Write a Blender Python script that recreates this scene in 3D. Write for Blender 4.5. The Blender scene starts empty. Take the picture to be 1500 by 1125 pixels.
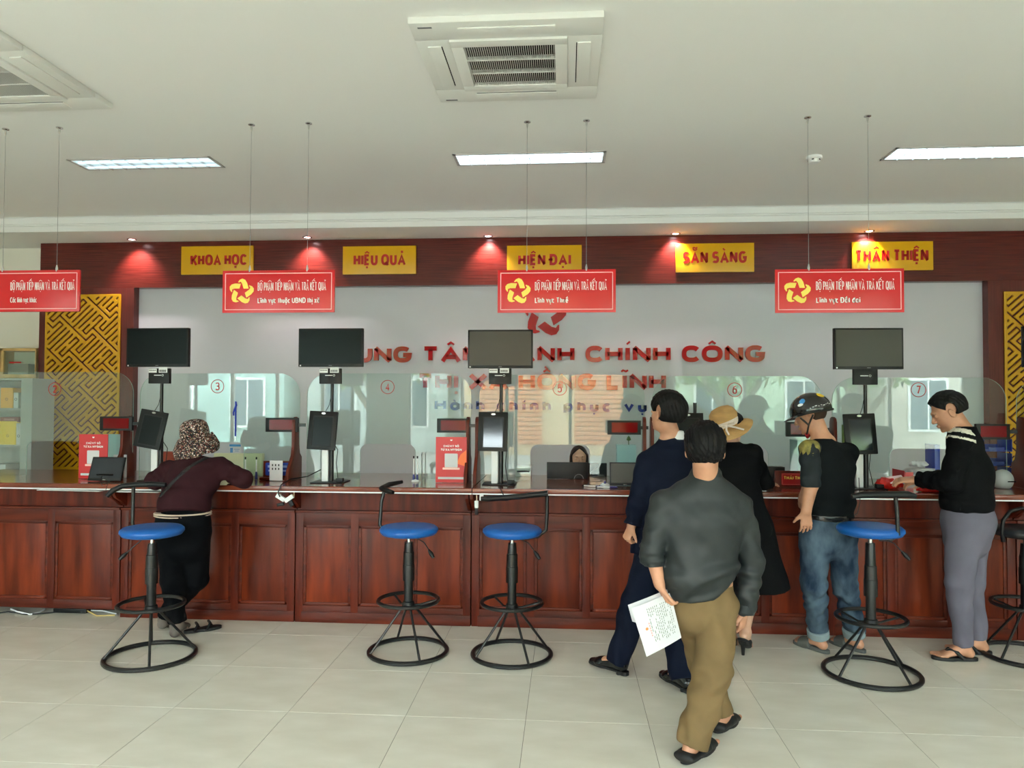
import bpy, bmesh, math, random
import numpy as np
from mathutils import Matrix, Vector
random.seed(7); rng = np.random.default_rng(7)
sc = bpy.context.scene
COL = sc.collection
PI = math.pi

# ------------------------------------------------------------------ camera
CAM_H, F_PX = 1.6, 1083.0
_y, _p, _r = [math.radians(a) for a in (4.2, 1.4, 0.2)]
FW = np.array([-math.sin(_y)*math.cos(_p), math.cos(_y)*math.cos(_p), math.sin(_p)])
_rt = np.array([math.cos(_y), math.sin(_y), 0.0]); _up = np.cross(_rt, FW)
RT = _rt*math.cos(_r) + _up*math.sin(_r); UP = -_rt*math.sin(_r) + _up*math.cos(_r)
CAM = np.array([0, 0, CAM_H])
cd = bpy.data.cameras.new('camera'); cam = bpy.data.objects.new('camera', cd); COL.objects.link(cam)
cd.sensor_fit = 'HORIZONTAL'; cd.sensor_width = 36.0; cd.lens = 36.0*F_PX/1500
cam.matrix_world = Matrix(((RT[0], UP[0], -FW[0], 0), (RT[1], UP[1], -FW[1], 0), (RT[2], UP[2], -FW[2], CAM_H), (0, 0, 0, 1)))
sc.camera = cam
cd.clip_start = 0.05

def P(px, py, Y=None, Z=None):
    """point of the place seen at pixel (px, py) of the photograph, at depth Y or height Z"""
    d = FW + RT*(px-750)/F_PX - UP*(py-562.5)/F_PX
    t = (Y-CAM[1])/d[1] if Y is not None else (Z-CAM[2])/d[2]
    return CAM + d*t

# ------------------------------------------------------------------ world, exposure, daylight portals
w = bpy.data.worlds.new('overcast sky'); sc.world = w; w.use_nodes = True
bg = w.node_tree.nodes['Background']; bg.inputs[0].default_value = (0.86, 0.94, 1.0, 1); bg.inputs[1].default_value = 12.0
sc.view_settings.view_transform = 'Standard'; sc.view_settings.look = 'None'
sc.view_settings.exposure = 1.42; sc.view_settings.gamma = 1; sc.view_settings.use_curve_mapping = False
sc.cycles.max_bounces = 10; sc.cycles.diffuse_bounces = 5; sc.cycles.glossy_bounces = 4
sc.cycles.transparent_max_bounces = 24; sc.cycles.sample_clamp_indirect = 6.0; sc.cycles.use_denoising = True
FRONT_Y = -2.6
WINDOWS = [(-7.4, -3.8), (-3.0, 1.1), (2.0, 7.2)]
WIN_Z = (0.06, 3.0)
for a, b in WINDOWS:
    ld = bpy.data.lights.new('window_portal', 'AREA'); ld.shape = 'RECTANGLE'; ld.size = b-a; ld.size_y = WIN_Z[1]-WIN_Z[0]
    ld.cycles.is_portal = True
    lo = bpy.data.objects.new('window_portal', ld); COL.objects.link(lo)
    lo.location = ((a+b)/2, FRONT_Y-0.02, (WIN_Z[0]+WIN_Z[1])/2); lo.rotation_euler = (PI/2, 0, 0)   # facing +Y
    lo.rotation_euler = Vector((0, 1, 0)).to_track_quat('-Z', 'Z').to_euler()

# ------------------------------------------------------------------ materials
def lin(c):
    return tuple(((v/255)/12.92 if v/255 <= 0.04045 else ((v/255+0.055)/1.055)**2.4) for v in c) + (1,)
_mats = {}
def mat(name, rgb, rough=0.5, metal=0.0, var=0.0, vscale=8.0, bump=0.0, bscale=60.0, rgb2=None, stretch=(1, 1, 1),
        emit=0.0, spec=0.5, coat=0.0, rnd=0.0, transmission=0.0, detail=3.0):
    if name in _mats: return _mats[name]
    if rough >= .8 and spec == .5: spec = .12
    m = bpy.data.materials.new(name); m.use_nodes = True; nt = m.node_tree; b = nt.nodes['Principled BSDF']
    b.inputs['Base Color'].default_value = lin(rgb); b.inputs['Roughness'].default_value = rough
    b.inputs['Metallic'].default_value = metal; b.inputs['Specular IOR Level'].default_value = spec
    b.inputs['Coat Weight'].default_value = coat; b.inputs['Coat Roughness'].default_value = 0.12
    b.inputs['Transmission Weight'].default_value = transmission
    if emit:
        b.inputs['Emission Color'].default_value = lin(rgb); b.inputs['Emission Strength'].default_value = emit
    tc = nt.nodes.new('ShaderNodeTexCoord'); mp = nt.nodes.new('ShaderNodeMapping'); mp.inputs['Scale'].default_value = stretch
    nt.links.new(tc.outputs['Object'], mp.inputs[0])
    last = None
    if var or rgb2:
        n = nt.nodes.new('ShaderNodeTexNoise'); n.inputs['Scale'].default_value = vscale; n.inputs['Detail'].default_value = detail
        nt.links.new(mp.outputs[0], n.inputs['Vector'])
        r = nt.nodes.new('ShaderNodeValToRGB'); r.color_ramp.elements[0].position = 0.35; r.color_ramp.elements[1].position = 0.68
        c2 = rgb2 if rgb2 else tuple(min(255, v*(1+var)) for v in rgb); c1 = rgb if rgb2 else tuple(v*(1-var) for v in rgb)
        r.color_ramp.elements[0].color = lin(c1); r.color_ramp.elements[1].color = lin(c2)
        nt.links.new(n.outputs[0], r.inputs[0]); last = r.outputs[0]
        nt.links.new(last, b.inputs['Base Color'])
    if rnd:
        oi = nt.nodes.new('ShaderNodeObjectInfo'); mr = nt.nodes.new('ShaderNodeMapRange')
        mr.inputs['To Min'].default_value = 1-rnd; mr.inputs['To Max'].default_value = 1+rnd
        nt.links.new(oi.outputs['Random'], mr.inputs[0])
        hs = nt.nodes.new('ShaderNodeHueSaturation'); nt.links.new(mr.outputs[0], hs.inputs['Value'])
        if last: nt.links.new(last, hs.inputs['Color'])
        else: hs.inputs['Color'].default_value = lin(rgb)
        nt.links.new(hs.outputs[0], b.inputs['Base Color'])
    if bump:
        n2 = nt.nodes.new('ShaderNodeTexNoise'); n2.inputs['Scale'].default_value = bscale; n2.inputs['Detail'].default_value = 4
        nt.links.new(mp.outputs[0], n2.inputs['Vector'])
        bp = nt.nodes.new('ShaderNodeBump'); bp.inputs['Strength'].default_value = bump; bp.inputs['Distance'].default_value = 0.01
        nt.links.new(n2.outputs[0], bp.inputs['Height']); nt.links.new(bp.outputs[0], b.inputs['Normal'])
    _mats[name] = m; return m

def glass(name, tint=(0.90, 0.97, 0.95), ior=1.5):
    m = bpy.data.materials.new(name); m.use_nodes = True; nt = m.node_tree; nt.nodes.clear()
    o = nt.nodes.new('ShaderNodeOutputMaterial'); mx = nt.nodes.new('ShaderNodeMixShader')
    fr = nt.nodes.new('ShaderNodeFresnel'); fr.inputs[0].default_value = ior
    t = nt.nodes.new('ShaderNodeBsdfTransparent'); t.inputs[0].default_value = (*tint, 1)
    g = nt.nodes.new('ShaderNodeBsdfGlossy'); g.inputs['Roughness'].default_value = 0.0
    g.inputs[0].default_value = (1, 1, 1, 1)
    nt.links.new(fr.outputs[0], mx.inputs[0]); nt.links.new(t.outputs[0], mx.inputs[1]); nt.links.new(g.outputs[0], mx.inputs[2])
    nt.links.new(mx.outputs[0], o.inputs[0]); return m

M = dict(
    ceiling=mat('ceiling paint', (238, 237, 233), 0.9, bump=0.05, bscale=3),
    cornice=mat('cornice paint', (232, 233, 232), 0.7),
    cream=mat('cream wall', (228, 226, 214), 0.6),
    panelwhite=mat('pale wall panel', (206, 206, 214), 0.35),
    fascia=mat('red wood laminate', (78, 22, 18), 0.24, rgb2=(108, 38, 31), vscale=3.5, stretch=(0.8, 1, 26), detail=6),
    woodv=mat('red wood laminate upright', (84, 26, 22), 0.34, rgb2=(108, 40, 34), vscale=3.5, stretch=(26, 1, 0.8), detail=6),
    wood=mat('varnished mahogany', (72, 22, 11), 0.40, spec=.22, rgb2=(108, 38, 19), vscale=2.2, stretch=(9, 3, 1.0), detail=6, coat=0.04, rnd=0.08),
    woodpanel=mat('varnished mahogany panel', (82, 27, 12), 0.38, spec=.22, rgb2=(124, 48, 22), vscale=2.0, stretch=(7, 3, 0.9), detail=6, coat=0.04, rnd=0.16),
    woodh=mat('varnished mahogany lengthwise', (70, 23, 12), 0.38, spec=.22, rgb2=(106, 40, 21), vscale=2.2, stretch=(1.0, 4, 9), detail=6, coat=0.05, rnd=0.08),
    woodtop=mat('polished counter top', (104, 44, 28), 0.18, rgb2=(138, 66, 44), vscale=2.2, stretch=(1.0, 9, 4), detail=6, coat=0.5),
    tile=mat('polished stone tile', (218, 212, 196), 0.16, rgb2=(230, 225, 211), vscale=2.6, stretch=(1, 2.2, 1), detail=7, rnd=0.018, spec=0.45),
    grout=mat('tile grout', (110, 104, 92), 0.8),
    black=mat('black plastic', (14, 15, 16), 0.42, spec=0.3),
    blackmetal=mat('black painted steel', (18, 19, 20), 0.34),
    rubber=mat('black rubber', (20, 21, 22), 0.6),
    screen=mat('dark monitor glass', (7, 14, 15), 0.3, spec=0.18),
    greyscreen=mat('matt display panel', (70, 68, 62), 0.35, spec=0.3),
    tabscreen=mat('tablet glass', (34, 40, 48), 0.08, spec=0.6),
    blue=mat('blue vinyl', (18, 92, 172), 0.34, bump=0.03, bscale=40),
    blackvinyl=mat('black vinyl', (26, 28, 32), 0.36),
    chrome=mat('chrome', (215, 215, 215), 0.15, metal=1.0),
    white=mat('white plastic', (232, 234, 234), 0.4),
    offwhite=mat('cassette plastic', (226, 226, 220), 0.45),
    paper=mat('white paper', (214, 214, 216), 0.8),
    red=mat('sign red', (206, 22, 28), 0.28, spec=0.5),
    redletter=mat('red acrylic letter', (176, 16, 24), 0.14),
    blueletter=mat('blue acrylic letter', (34, 62, 150), 0.14),
    redtext=mat('red lettering', (188, 22, 14), 0.35),
    yellow=mat('sign yellow', (228, 174, 8), 0.3),
    gold=mat('gold yellow print', (248, 222, 96), 0.4),
    lattice=mat('yellow lacquer', (208, 156, 12), 0.35),
    whiteprint=mat('white print', (248, 246, 244), 0.5),
    pink=mat('pale red print', (246, 196, 196), 0.5),
    ledglass=mat('red display window', (112, 4, 8), 0.12, spec=0.3),
    wire=mat('steel wire', (150, 150, 150), 0.4, metal=0.7),
    dark=mat('dark gap', (14, 14, 15), 0.9),
    grille=mat('grille slats', (212, 212, 206), 0.5),
)
GL = glass('partition glass'); GLW = glass('window glass', (0.95, 0.98, 0.97))
EDGE = mat('glass edge', (170, 205, 195), 0.15, spec=0.8)

# ------------------------------------------------------------------ mesh helpers
class MB:
    def __init__(s): s.v = []; s.f = []
    def add(s, vs, fs):
        n = len(s.v); s.v += [tuple(map(float, v)) for v in vs]; s.f += [tuple(i+n for i in f) for f in fs]; return s
    def box(s, x0, x1, y0, y1, z0, z1):
        return s.add([(x0, y0, z0), (x1, y0, z0), (x1, y1, z0), (x0, y1, z0), (x0, y0, z1), (x1, y0, z1), (x1, y1, z1), (x0, y1, z1)],
                     [(0, 3, 2, 1), (4, 5, 6, 7), (0, 1, 5, 4), (1, 2, 6, 5), (2, 3, 7, 6), (3, 0, 4, 7)])
    def obox(s, c, sx, sy, sz, R):
        vs = [np.array(c)+R@np.array([a*sx/2, b*sy/2, d*sz/2]) for d in (-1, 1) for a, b in ((-1, -1), (1, -1), (1, 1), (-1, 1))]
        return s.add(vs, [(0, 3, 2, 1), (4, 5, 6, 7), (0, 1, 5, 4), (1, 2, 6, 5), (2, 3, 7, 6), (3, 0, 4, 7)])
    def lathe(s, prof, c=(0, 0, 0), n=24, sx=1, sy=1):
        k = len(prof); vs = []
        for i in range(n):
            a = 2*PI*i/n
            for r, z in prof: vs.append((c[0]+r*math.cos(a)*sx, c[1]+r*math.sin(a)*sy, c[2]+z))
        fs = [(i*k+j, ((i+1) % n)*k+j, ((i+1) % n)*k+j+1, i*k+j+1) for i in range(n) for j in range(k-1)]
        if prof[0][0] > 1e-6: fs.append(tuple(i*k for i in reversed(range(n))))
        if prof[-1][0] > 1e-6: fs.append(tuple(i*k+k-1 for i in range(n)))
        return s.add(vs, fs)
    def tube(s, pts, r, n=8, closed=False, cap=True):
        pts = [np.array(p, float) for p in pts]; k = len(pts); rr = r if hasattr(r, '__len__') else [r]*k
        vs = []; prev = None
        for i, p in enumerate(pts):
            if closed: t = pts[(i+1) % k]-pts[i-1]
            else: t = pts[min(i+1, k-1)]-pts[max(i-1, 0)]
            t = t/np.linalg.norm(t)
            if prev is None:
                a = np.array([0, 0, 1.0]) if abs(t[2]) < 0.9 else np.array([1.0, 0, 0])
            else: a = prev
            u = a-t*(a@t); u /= np.linalg.norm(u); prev = u; q = np.cross(t, u)
            for j in range(n):
                an = 2*PI*j/n; vs.append(p+rr[i]*(u*math.cos(an)+q*math.sin(an)))
        m = k if closed else k-1
        fs = [(i*n+j, i*n+(j+1) % n, ((i+1) % k)*n+(j+1) % n, ((i+1) % k)*n+j) for i in range(m) for j in range(n)]
        if not closed and cap: fs += [tuple(reversed(range(n))), tuple((k-1)*n+j for j in range(n))]
        return s.add(vs, fs)
    def ring(s, c, R, r, n=40, m=8, tilt=None):
        return s.tube([(c[0]+R*math.cos(2*PI*i/n), c[1]+R*math.sin(2*PI*i/n), c[2]) for i in range(n)], r, m, closed=True)
    def prism(s, poly, y0, y1, axis='y'):
        """poly of (x,z) extruded along y, or of (y,z) extruded along x, or (x,y) along z"""
        k = len(poly)
        def m_(a, b, t): return (a, t, b) if axis == 'y' else ((t, a, b) if axis == 'x' else (a, b, t))
        vs = [m_(a, b, y0) for a, b in poly]+[m_(a, b, y1) for a, b in poly]
        fs = [tuple(range(k)), tuple(reversed(range(k, 2*k)))]+[(i, k+i, k+(i+1) % k, (i+1) % k) for i in range(k)]
        return s.add(vs, fs)
    def mesh(s, name, bevel=0.0, smooth=35):
        me = bpy.data.meshes.new(name); me.from_pydata(s.v, [], s.f)
        bm = bmesh.new(); bm.from_mesh(me)
        bmesh.ops.recalc_face_normals(bm, faces=bm.faces)
        if bevel: bmesh.ops.bevel(bm, geom=[e for e in bm.edges], offset=bevel, segments=2, affect='EDGES', profile=0.6)
        bm.to_mesh(me); bm.free()
        me.polygons.foreach_set('use_smooth', [True]*len(me.polygons)); me.set_sharp_from_angle(angle=math.radians(smooth))
        return me

def tag(o, label=None, cat=None, group=None, kind=None):
    if label: o['label'] = label
    if cat: o['category'] = cat
    if group: o['group'] = group
    if kind: o['kind'] = kind
    return o
def thing(name, label, cat, loc=(0, 0, 0), group=None, rz=0.0):
    o = bpy.data.objects.new(name, None); COL.objects.link(o); o.location = loc; o.rotation_euler = (0, 0, rz)
    o.empty_display_size = 0.1
    return tag(o, label, cat, group)
def obj(name, mb, m, parent=None, bevel=0.0, smooth=35, loc=None, label=None):
    me = mb.mesh(name, bevel, smooth) if isinstance(mb, MB) else mb
    me.materials.clear() if False else None
    if not me.materials: me.materials.append(m)
    o = bpy.data.objects.new(name, me); COL.objects.link(o)
    if parent is not None: o.parent = parent
    if loc is not None: o.location = loc
    if label: o['label'] = label
    return o
def struct(name, mb, m, parent=None, bevel=0.0):
    o = obj(name, mb, m, parent, bevel)
    if parent is None: o['kind'] = 'structure'
    return o
def dup(root, loc=None, label=None, rz=None):
    def cp(o, par):
        c = o.copy(); COL.objects.link(c)
        if par is not None: c.parent = par; c.matrix_parent_inverse = o.matrix_parent_inverse.copy()
        for ch in CH.get(o.name, [x for x in bpy.data.objects if x.parent == o]): cp(ch, c)
        return c
    CH = {}
    for x in list(bpy.data.objects):
        if x.parent: CH.setdefault(x.parent.name, []).append(x)
    for x in list(bpy.data.objects): CH.setdefault(x.name, [])
    r = cp(root, None)
    if loc is not None: r.location = loc
    if rz is not None: r.rotation_euler = (0, 0, rz)
    if label: r['label'] = label
    return r
def rrect(x0, x1, z0, z1, r, n=8, corners=(1, 1, 1, 1)):
    """rounded rectangle, counter-clockwise from bottom left; corners = bl, br, tr, tl"""
    out = []
    for (cx, cz, a0, on) in ((x0+r, z0+r, PI, corners[0]), (x1-r, z0+r, 1.5*PI, corners[1]), (x1-r, z1-r, 0, corners[2]), (x0+r, z1-r, 0.5*PI, corners[3])):
        if on: out += [(cx+r*math.cos(a0+i*PI/2/n), cz+r*math.sin(a0+i*PI/2/n)) for i in range(n+1)]
        else: out.append((x0 if a0 in (PI, 0.5*PI) else x1, z0 if a0 in (PI, 1.5*PI) else z1))
    return out

# ---- lettering: every glyph is a set of thick strokes on a unit box (u across, v up)
import unicodedata
def _arc(cx, cy, rx, ry, a0, a1, n=10): return [(cx+rx*math.cos(math.radians(a0+(a1-a0)*i/n)), cy+ry*math.sin(math.radians(a0+(a1-a0)*i/n))) for i in range(n+1)]
def _sup(cx, cy, rx, ry, a0, a1, n=14, e=.8):
    out = []
    for i in range(n+1):
        c, s = math.cos(math.radians(a0+(a1-a0)*i/n)), math.sin(math.radians(a0+(a1-a0)*i/n))
        out.append((cx+rx*math.copysign(abs(c)**e, c), cy+ry*math.copysign(abs(s)**e, s)))
    return out
_O = _sup(.5, .5, .5, .5, 0, 360, 28)
_x = .70
_o = _sup(.5, _x/2, .5, _x/2, 0, 360, 24)
GLYPHS = {
 'A': (.98, [[(-.04, -.08), (.5, 1.04), (1.04, -.08)], [(.2, .28), (.8, .28)]]), 'B': (.80, [[(0, .52), (.65, .52)]+_arc(.62, .26, .38, .26, 90, -90)+[(0, 0), (0, 1)]+_arc(.58, .76, .34, .24, 90, -90)]),
 'C': (.84, [_sup(.56, .5, .56, .5, 38, 322, 24)]), 'D': (.86, [[(.42, 0), (0, 0), (0, 1), (.42, 1)]+_sup(.42, .5, .58, .5, 90, -90, 14)]),
 'E': (.72, [[(1, 0), (0, 0), (0, 1), (1, 1)], [(0, .51), (.9, .51)]]), 'G': (.92, [_sup(.5, .5, .5, .5, 48, 330, 24)+[(1, .46), (.55, .46)]]),
 'H': (.84, [[(0, 0), (0, 1)], [(1, 0), (1, 1)], [(0, .5), (1, .5)]]), 'I': (.0, [[(.5, 0), (.5, 1)]]), 'K': (.88, [[(0, 0), (0, 1)], [(1.05, 1.08), (.08, .40)], [(.34, .62), (1.06, -.08)]]),
 'L': (.66, [[(0, 1), (0, 0), (1, 0)]]), 'M': (1.10, [[(0, 0), (0, 1)], [(1, 0), (1, 1)], [(-.04, 1.08), (.5, .18), (1.04, 1.08)]]), 'N': (.86, [[(0, 0), (0, 1)], [(1, 0), (1, 1)], [(-.06, 1.06), (1.06, -.06)]]), 'O': (.98, [_O]),
 'P': (.78, [[(0, 0), (0, 1), (.6, 1)]+_arc(.6, .71, .4, .29, 90, -90)+[(0, .42)]]), 'Q': (.98, [_O, [(.6, .25), (1.02, -.12)]]), 'R': (.82, [[(0, 0), (0, 1), (.6, 1)]+_arc(.6, .72, .38, .28, 90, -90)+[(0, .44)], [(.5, .44), (1, 0)]]),
 'S': (.78, [_sup(.5, .74, .46, .26, 30, 255, 14)+[(.55, .50)]+_sup(.5, .26, .5, .26, 75, -150, 14)]), 'T': (.82, [[(0, 1), (1, 1)], [(.5, 0), (.5, 1)]]), 'U': (.84, [[(0, 1), (0, .42)]+_sup(.5, .42, .5, .42, 180, 360, 14)+[(1, 1)]]),
 'V': (.94, [[(-.04, 1.08), (.5, -.04), (1.04, 1.08)]]), 'X': (.92, [[(-.05, -.06), (1.05, 1.06)], [(-.05, 1.06), (1.05, -.06)]]), 'Y': (.90, [[(-.04, 1.06), (.5, .45), (1.04, 1.06)], [(.5, .45), (.5, 0)]]),
 'a': (.68, [_o, [(1, 0), (1, _x)]]), 'c': (.62, [_sup(.5, _x/2, .5, _x/2, 50, 310, 18)]), 'd': (.68, [_o, [(1, 0), (1, 1)]]), 'e': (.66, [[(.02, .34), (.98, .34)]+_sup(.5, _x/2, .5, _x/2, 0, 310, 20)]),
 'h': (.60, [[(0, 0), (0, 1)], [(0, .40)]+_sup(.5, .40, .5, _x-.40, 180, 0, 10)+[(1, 0)]]), 'i': (0, [[(.5, 0), (.5, _x)], [(.5, .90), (.5, 1.0)]]), 'j': (0, []), 'k': (.60, [[(0, 0), (0, 1)], [(.95, _x), (.1, .30)], [(.35, .42), (1, 0)]]),
 'l': (0, [[(.5, 0), (.5, 1)]]), 'n': (.60, [[(0, 0), (0, _x)], [(0, .40)]+_sup(.5, .40, .5, _x-.40, 180, 0, 10)+[(1, 0)]]), 'p': (.68, [_o, [(0, -.32), (0, _x)]]), 't': (.36, [[(.5, 1-.06), (.5, .0)], [(0, _x), (1, _x)]]),
 'u': (.60, [[(0, _x), (0, .30)]+_sup(.5, .30, .5, .30, 180, 360, 10)+[(1, _x)], [(1, _x), (1, 0)]]), 'v': (.68, [[(-.05, _x+.08), (.5, -.02), (1.05, _x+.08)]]), 'x': (.64, [[(-.05, -.05), (1.05, _x+.05)], [(-.05, _x+.05), (1.05, -.05)]]),
 '2': (.62, [_sup(.5, .68, .5, .32, 165, -20, 12)+[(0, 0), (1, 0)]]), '3': (.66, [[(.0, .90), (.22, 1), (.72, 1), (.96, .88), (.96, .64), (.72, .53), (.28, .53)], [(.72, .53), (1, .40), (1, .13), (.74, 0), (.22, 0), (-.02, .12)]]), '4': (.66, [[(.72, 0), (.72, 1), (0, .3), (1, .3)]]),
 '5': (.62, [[(.92, 1), (.1, 1), (.05, .55)]+_sup(.46, .33, .54, .33, 100, -155, 14)]), '6': (.62, [_sup(.5, .31, .5, .31, 0, 360, 20), [(.0, .31), (.08, .62), (.3, .90), (.85, 1)]]), '7': (.62, [[(0, 1), (1, 1), (.35, 0)]]),
}
GLYPHS['o'] = (.68, [_o])
def _stroke(mb, pts, t, y0, y1, closed):
    P_ = [np.array(p, float) for p in pts]; Q = [P_[0]]
    for p in P_[1:]:
        if np.linalg.norm(p-Q[-1]) > 1e-6: Q.append(p)
    if closed and np.linalg.norm(Q[0]-Q[-1]) < 1e-6: Q.pop()
    k = len(Q); 
    if k < 2: return
    L, R = [], []
    for i in range(k):
        a = Q[i]-Q[i-1] if (i > 0 or closed) else Q[1]-Q[0]; b = Q[(i+1) % k]-Q[i] if (i < k-1 or closed) else a
        a = a/np.linalg.norm(a); b = b/np.linalg.norm(b); na, nb_ = np.array([-a[1], a[0]]), np.array([-b[1], b[0]]); m = na+nb_; q = m@m
        m = m*(2/max(q, .9))*.5*1.0 if q > 1e-6 else na; m = m*(t/2)*(2 if False else 1)
        m = (na+nb_)/max(1e-6, np.linalg.norm(na+nb_)); c = max(.55, m@na); m = m*(t/2)/c; L.append(Q[i]+m); R.append(Q[i]-m)
    vs = [(p[0], y0, p[1]) for p in L]+[(p[0], y0, p[1]) for p in R]+[(p[0], y1, p[1]) for p in L]+[(p[0], y1, p[1]) for p in R]
    n = k if closed else k-1; fs = []
    for i in range(n):
        j = (i+1) % k; fs += [(i, j, k+j, k+i), (2*k+i, 3*k+i, 3*k+j, 2*k+j), (i, 2*k+i, 2*k+j, j), (k+i, k+j, 3*k+j, 3*k+i)]
    if not closed: fs += [(0, k, 3*k, 2*k), (k-1, 3*k-1, 4*k-1, 2*k-1)[0:0] or (k-1, 3*k-1, 4*k-1, 2*k-1)]
    mb.add(vs, fs)
def _widths(s, wt, gap, space):
    out = []; cur = 0
    for ch in s:
        if ch == ' ': cur += space; continue
        d = unicodedata.normalize('NFD', {'Đ': 'D', 'đ': 'd'}.get(ch, ch)); b = d[0]; w_ = GLYPHS[b][0] if b in GLYPHS else .6
        w_ = max(w_, wt); out.append((ch, d, b, cur, w_)); cur += w_+gap
    return out, cur-gap
def glyph_mb(mb, ch, d, b, x, W, cap, t, y0, y1, z):
    """draw one letter, outer box from x to x+W, capitals cap high"""
    st = GLYPHS[b][1]; m = lambda u, v: (x+t/2+u*max(W-t, 0), z+t/2+v*(cap-t))
    v0 = len(mb.v)
    for q in st: _stroke(mb, [m(*p) for p in q], t, y0, y1, closed=(len(q) > 8 and q[0] == q[-1] or (len(q) > 8 and abs(q[0][0]-q[-1][0])+abs(q[0][1]-q[-1][1]) < 1e-6)))
    zt_ = z+cap if (b.isupper() or b.isdigit() or b in 'dhklti') else z+t/2+_x*(cap-t)+t/2; zl = z-cap*.4 if b in 'pQ' else z
    mb.v[v0:] = [(min(max(p[0], x), x+max(W, t)*(1.06 if b == 'Q' else 1)), p[1], min(max(p[2], zl), zt_)) for p in mb.v[v0:]]
    if ch in 'Đđ': hz = .5 if ch == 'Đ' else .86; xo = x-t*.45 if ch == 'Đ' else x+W*.45; bar = [(xo, z+t/2+hz*(cap-t)), (xo+W*.55, z+t/2+hz*(cap-t))]; _stroke(mb, bar, t*.75, y0, y1, False)
    low = b.islower(); top = z+cap*((_x+.03) if low else 1.0); cx = x+W/2; s = cap; tt = min(t*.72, .11*cap); lift = 0
    def S(pts): _stroke(mb, [(cx+p[0]*s, top+(p[1]+lift)*s) for p in pts], tt, y0, y1, False)
    if b == 'i' and len(d) > 1: pass
    for c in sorted(d[1:], key=lambda c: {'\u0302': 0, '\u0306': 0}.get(c, 1)):
        if c == '\u0302': S([(-.20, .10), (0, .24), (.20, .10)]); lift += .17; sx = .16
        elif c == '\u0306': S([(-.17, .24), (-.08, .13), (.08, .13), (.17, .24)]); lift += .17
        elif c == '\u0301': S([(-.05, .09), (.13, .25)])
        elif c == '\u0300': S([(.05, .09), (-.13, .25)])
        elif c == '\u0303': S([(-.2, .11), (-.1, .19), (.08, .12), (.2, .20)])
        elif c == '\u0309': S([(-.07, .24), (.07, .24), (.08, .17), (0, .13), (0, .08)])
        elif c == '\u031b': _stroke(mb, [(x+W-t*.5, top-.10*s), (x+W+.10*s, top-.04*s), (x+W+.12*s, top+.08*s)], tt, y0, y1, False)
        elif c == '\u0323': _stroke(mb, [(cx-tt*.75, z-.17*s), (cx+tt*.75, z-.17*s)], tt*1.5, y0, y1, False)
def text(s, x0, x1, z, cap, y, m, parent, name='lettering', wt=.23, thick=.002, gap=.12, space=.34):
    """flat print facing -Y: baseline z, from x0 to x1, capitals cap high"""
    items, tot = _widths(s, wt, gap, space); k = (x1-x0)/tot; t = min(wt*cap, wt*1.15*k)
    mb = MB()
    for ch, d, b, c0, w_ in items: glyph_mb(mb, ch, d, b, x0+c0*k, w_*k, cap, t, y-thick, y, z)
    return obj(name, mb, m, parent)
def letters(s, x0, x1, z0, z1, cap, y, m, parent, wt=.27, thick=.02, gap=.11, space=.42):
    items, tot = _widths(s, wt, gap, space); k = (x1-x0)/tot; t = min(wt*cap, wt*1.15*k)
    for ch, d, b, c0, w_ in items:
        mb = MB(); glyph_mb(mb, ch, d, b, 0, w_*k, cap, t, -thick, 0, 0); ox = x0+c0*k
        obj('letter', mb, m, parent, loc=(ox, y, z0+(z1-z0)*(ox-x0)/(x1-x0)))
def _coords(me):
    a = np.empty(len(me.vertices)*3, np.float32); me.vertices.foreach_get('co', a); return a.reshape(-1, 3)
def star_pieces():
    """five folded ribbons around an open star; outlines at radius about 1, (x, z)"""
    base = [(-.28, .73), (-.13, .92), (.08, 1.0), (.29, .91), (.44, .67), (.56, .23), (.17, .23), (.05, .61), (-.07, .76), (-.20, .70)]
    out = []
    for k in range(5):
        a = -2*PI*k/5; out.append([(x*math.cos(a)-z*math.sin(a), x*math.sin(a)+z*math.cos(a)) for x, z in base])
    return out

# =================================================================== SETTING
HC = 3.47; X0, X1 = -8.2, 8.2; SOFF = 3.33; CORN_Y = 7.2; WOOD_Y = 7.70; BACK_Y = 7.95
o = struct('floor', MB().box(X0, X1, FRONT_Y, BACK_Y+.2, -0.05, -0.0015), M['grout'])
FLOOR = o
T = 0.6128; gx0 = 1.0247-T*16; gy0 = 3.757-T*15
tile_me = MB().box(0.0011, T-0.0011, 0.0011, T-0.0011, -0.012, 0).mesh('tile', bevel=0.0006, smooth=8); tile_me.materials.append(M['tile'])
cells = []
for i in range(0, 29):
    for j in range(0, 22):
        x, y = gx0+i*T, gy0+j*T
        if x+T > X1 or x < X0 or y < FRONT_Y or y+T > BACK_Y+.2: continue
        vis = (2.2 < y+T and y < 5.6 and abs(x+T/2+0.07*y) < 0.75*y+1.6)
        cells.append((0 if vis else 1, x, y))
near = [c for c in cells if c[0] == 0][:300]; far = [c for c in cells if c not in near]
for _, x, y in near: obj('tile', tile_me, None, FLOOR, loc=(x, y, 0))
b = MB()
for _, x, y in far: b.box(x+.0009, x+T-.0009, y+.0009, y+T-.0009, -0.012, 0)
o = obj('tile_field', b, M['tile'], FLOOR); o['kind'] = 'stuff'

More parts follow.
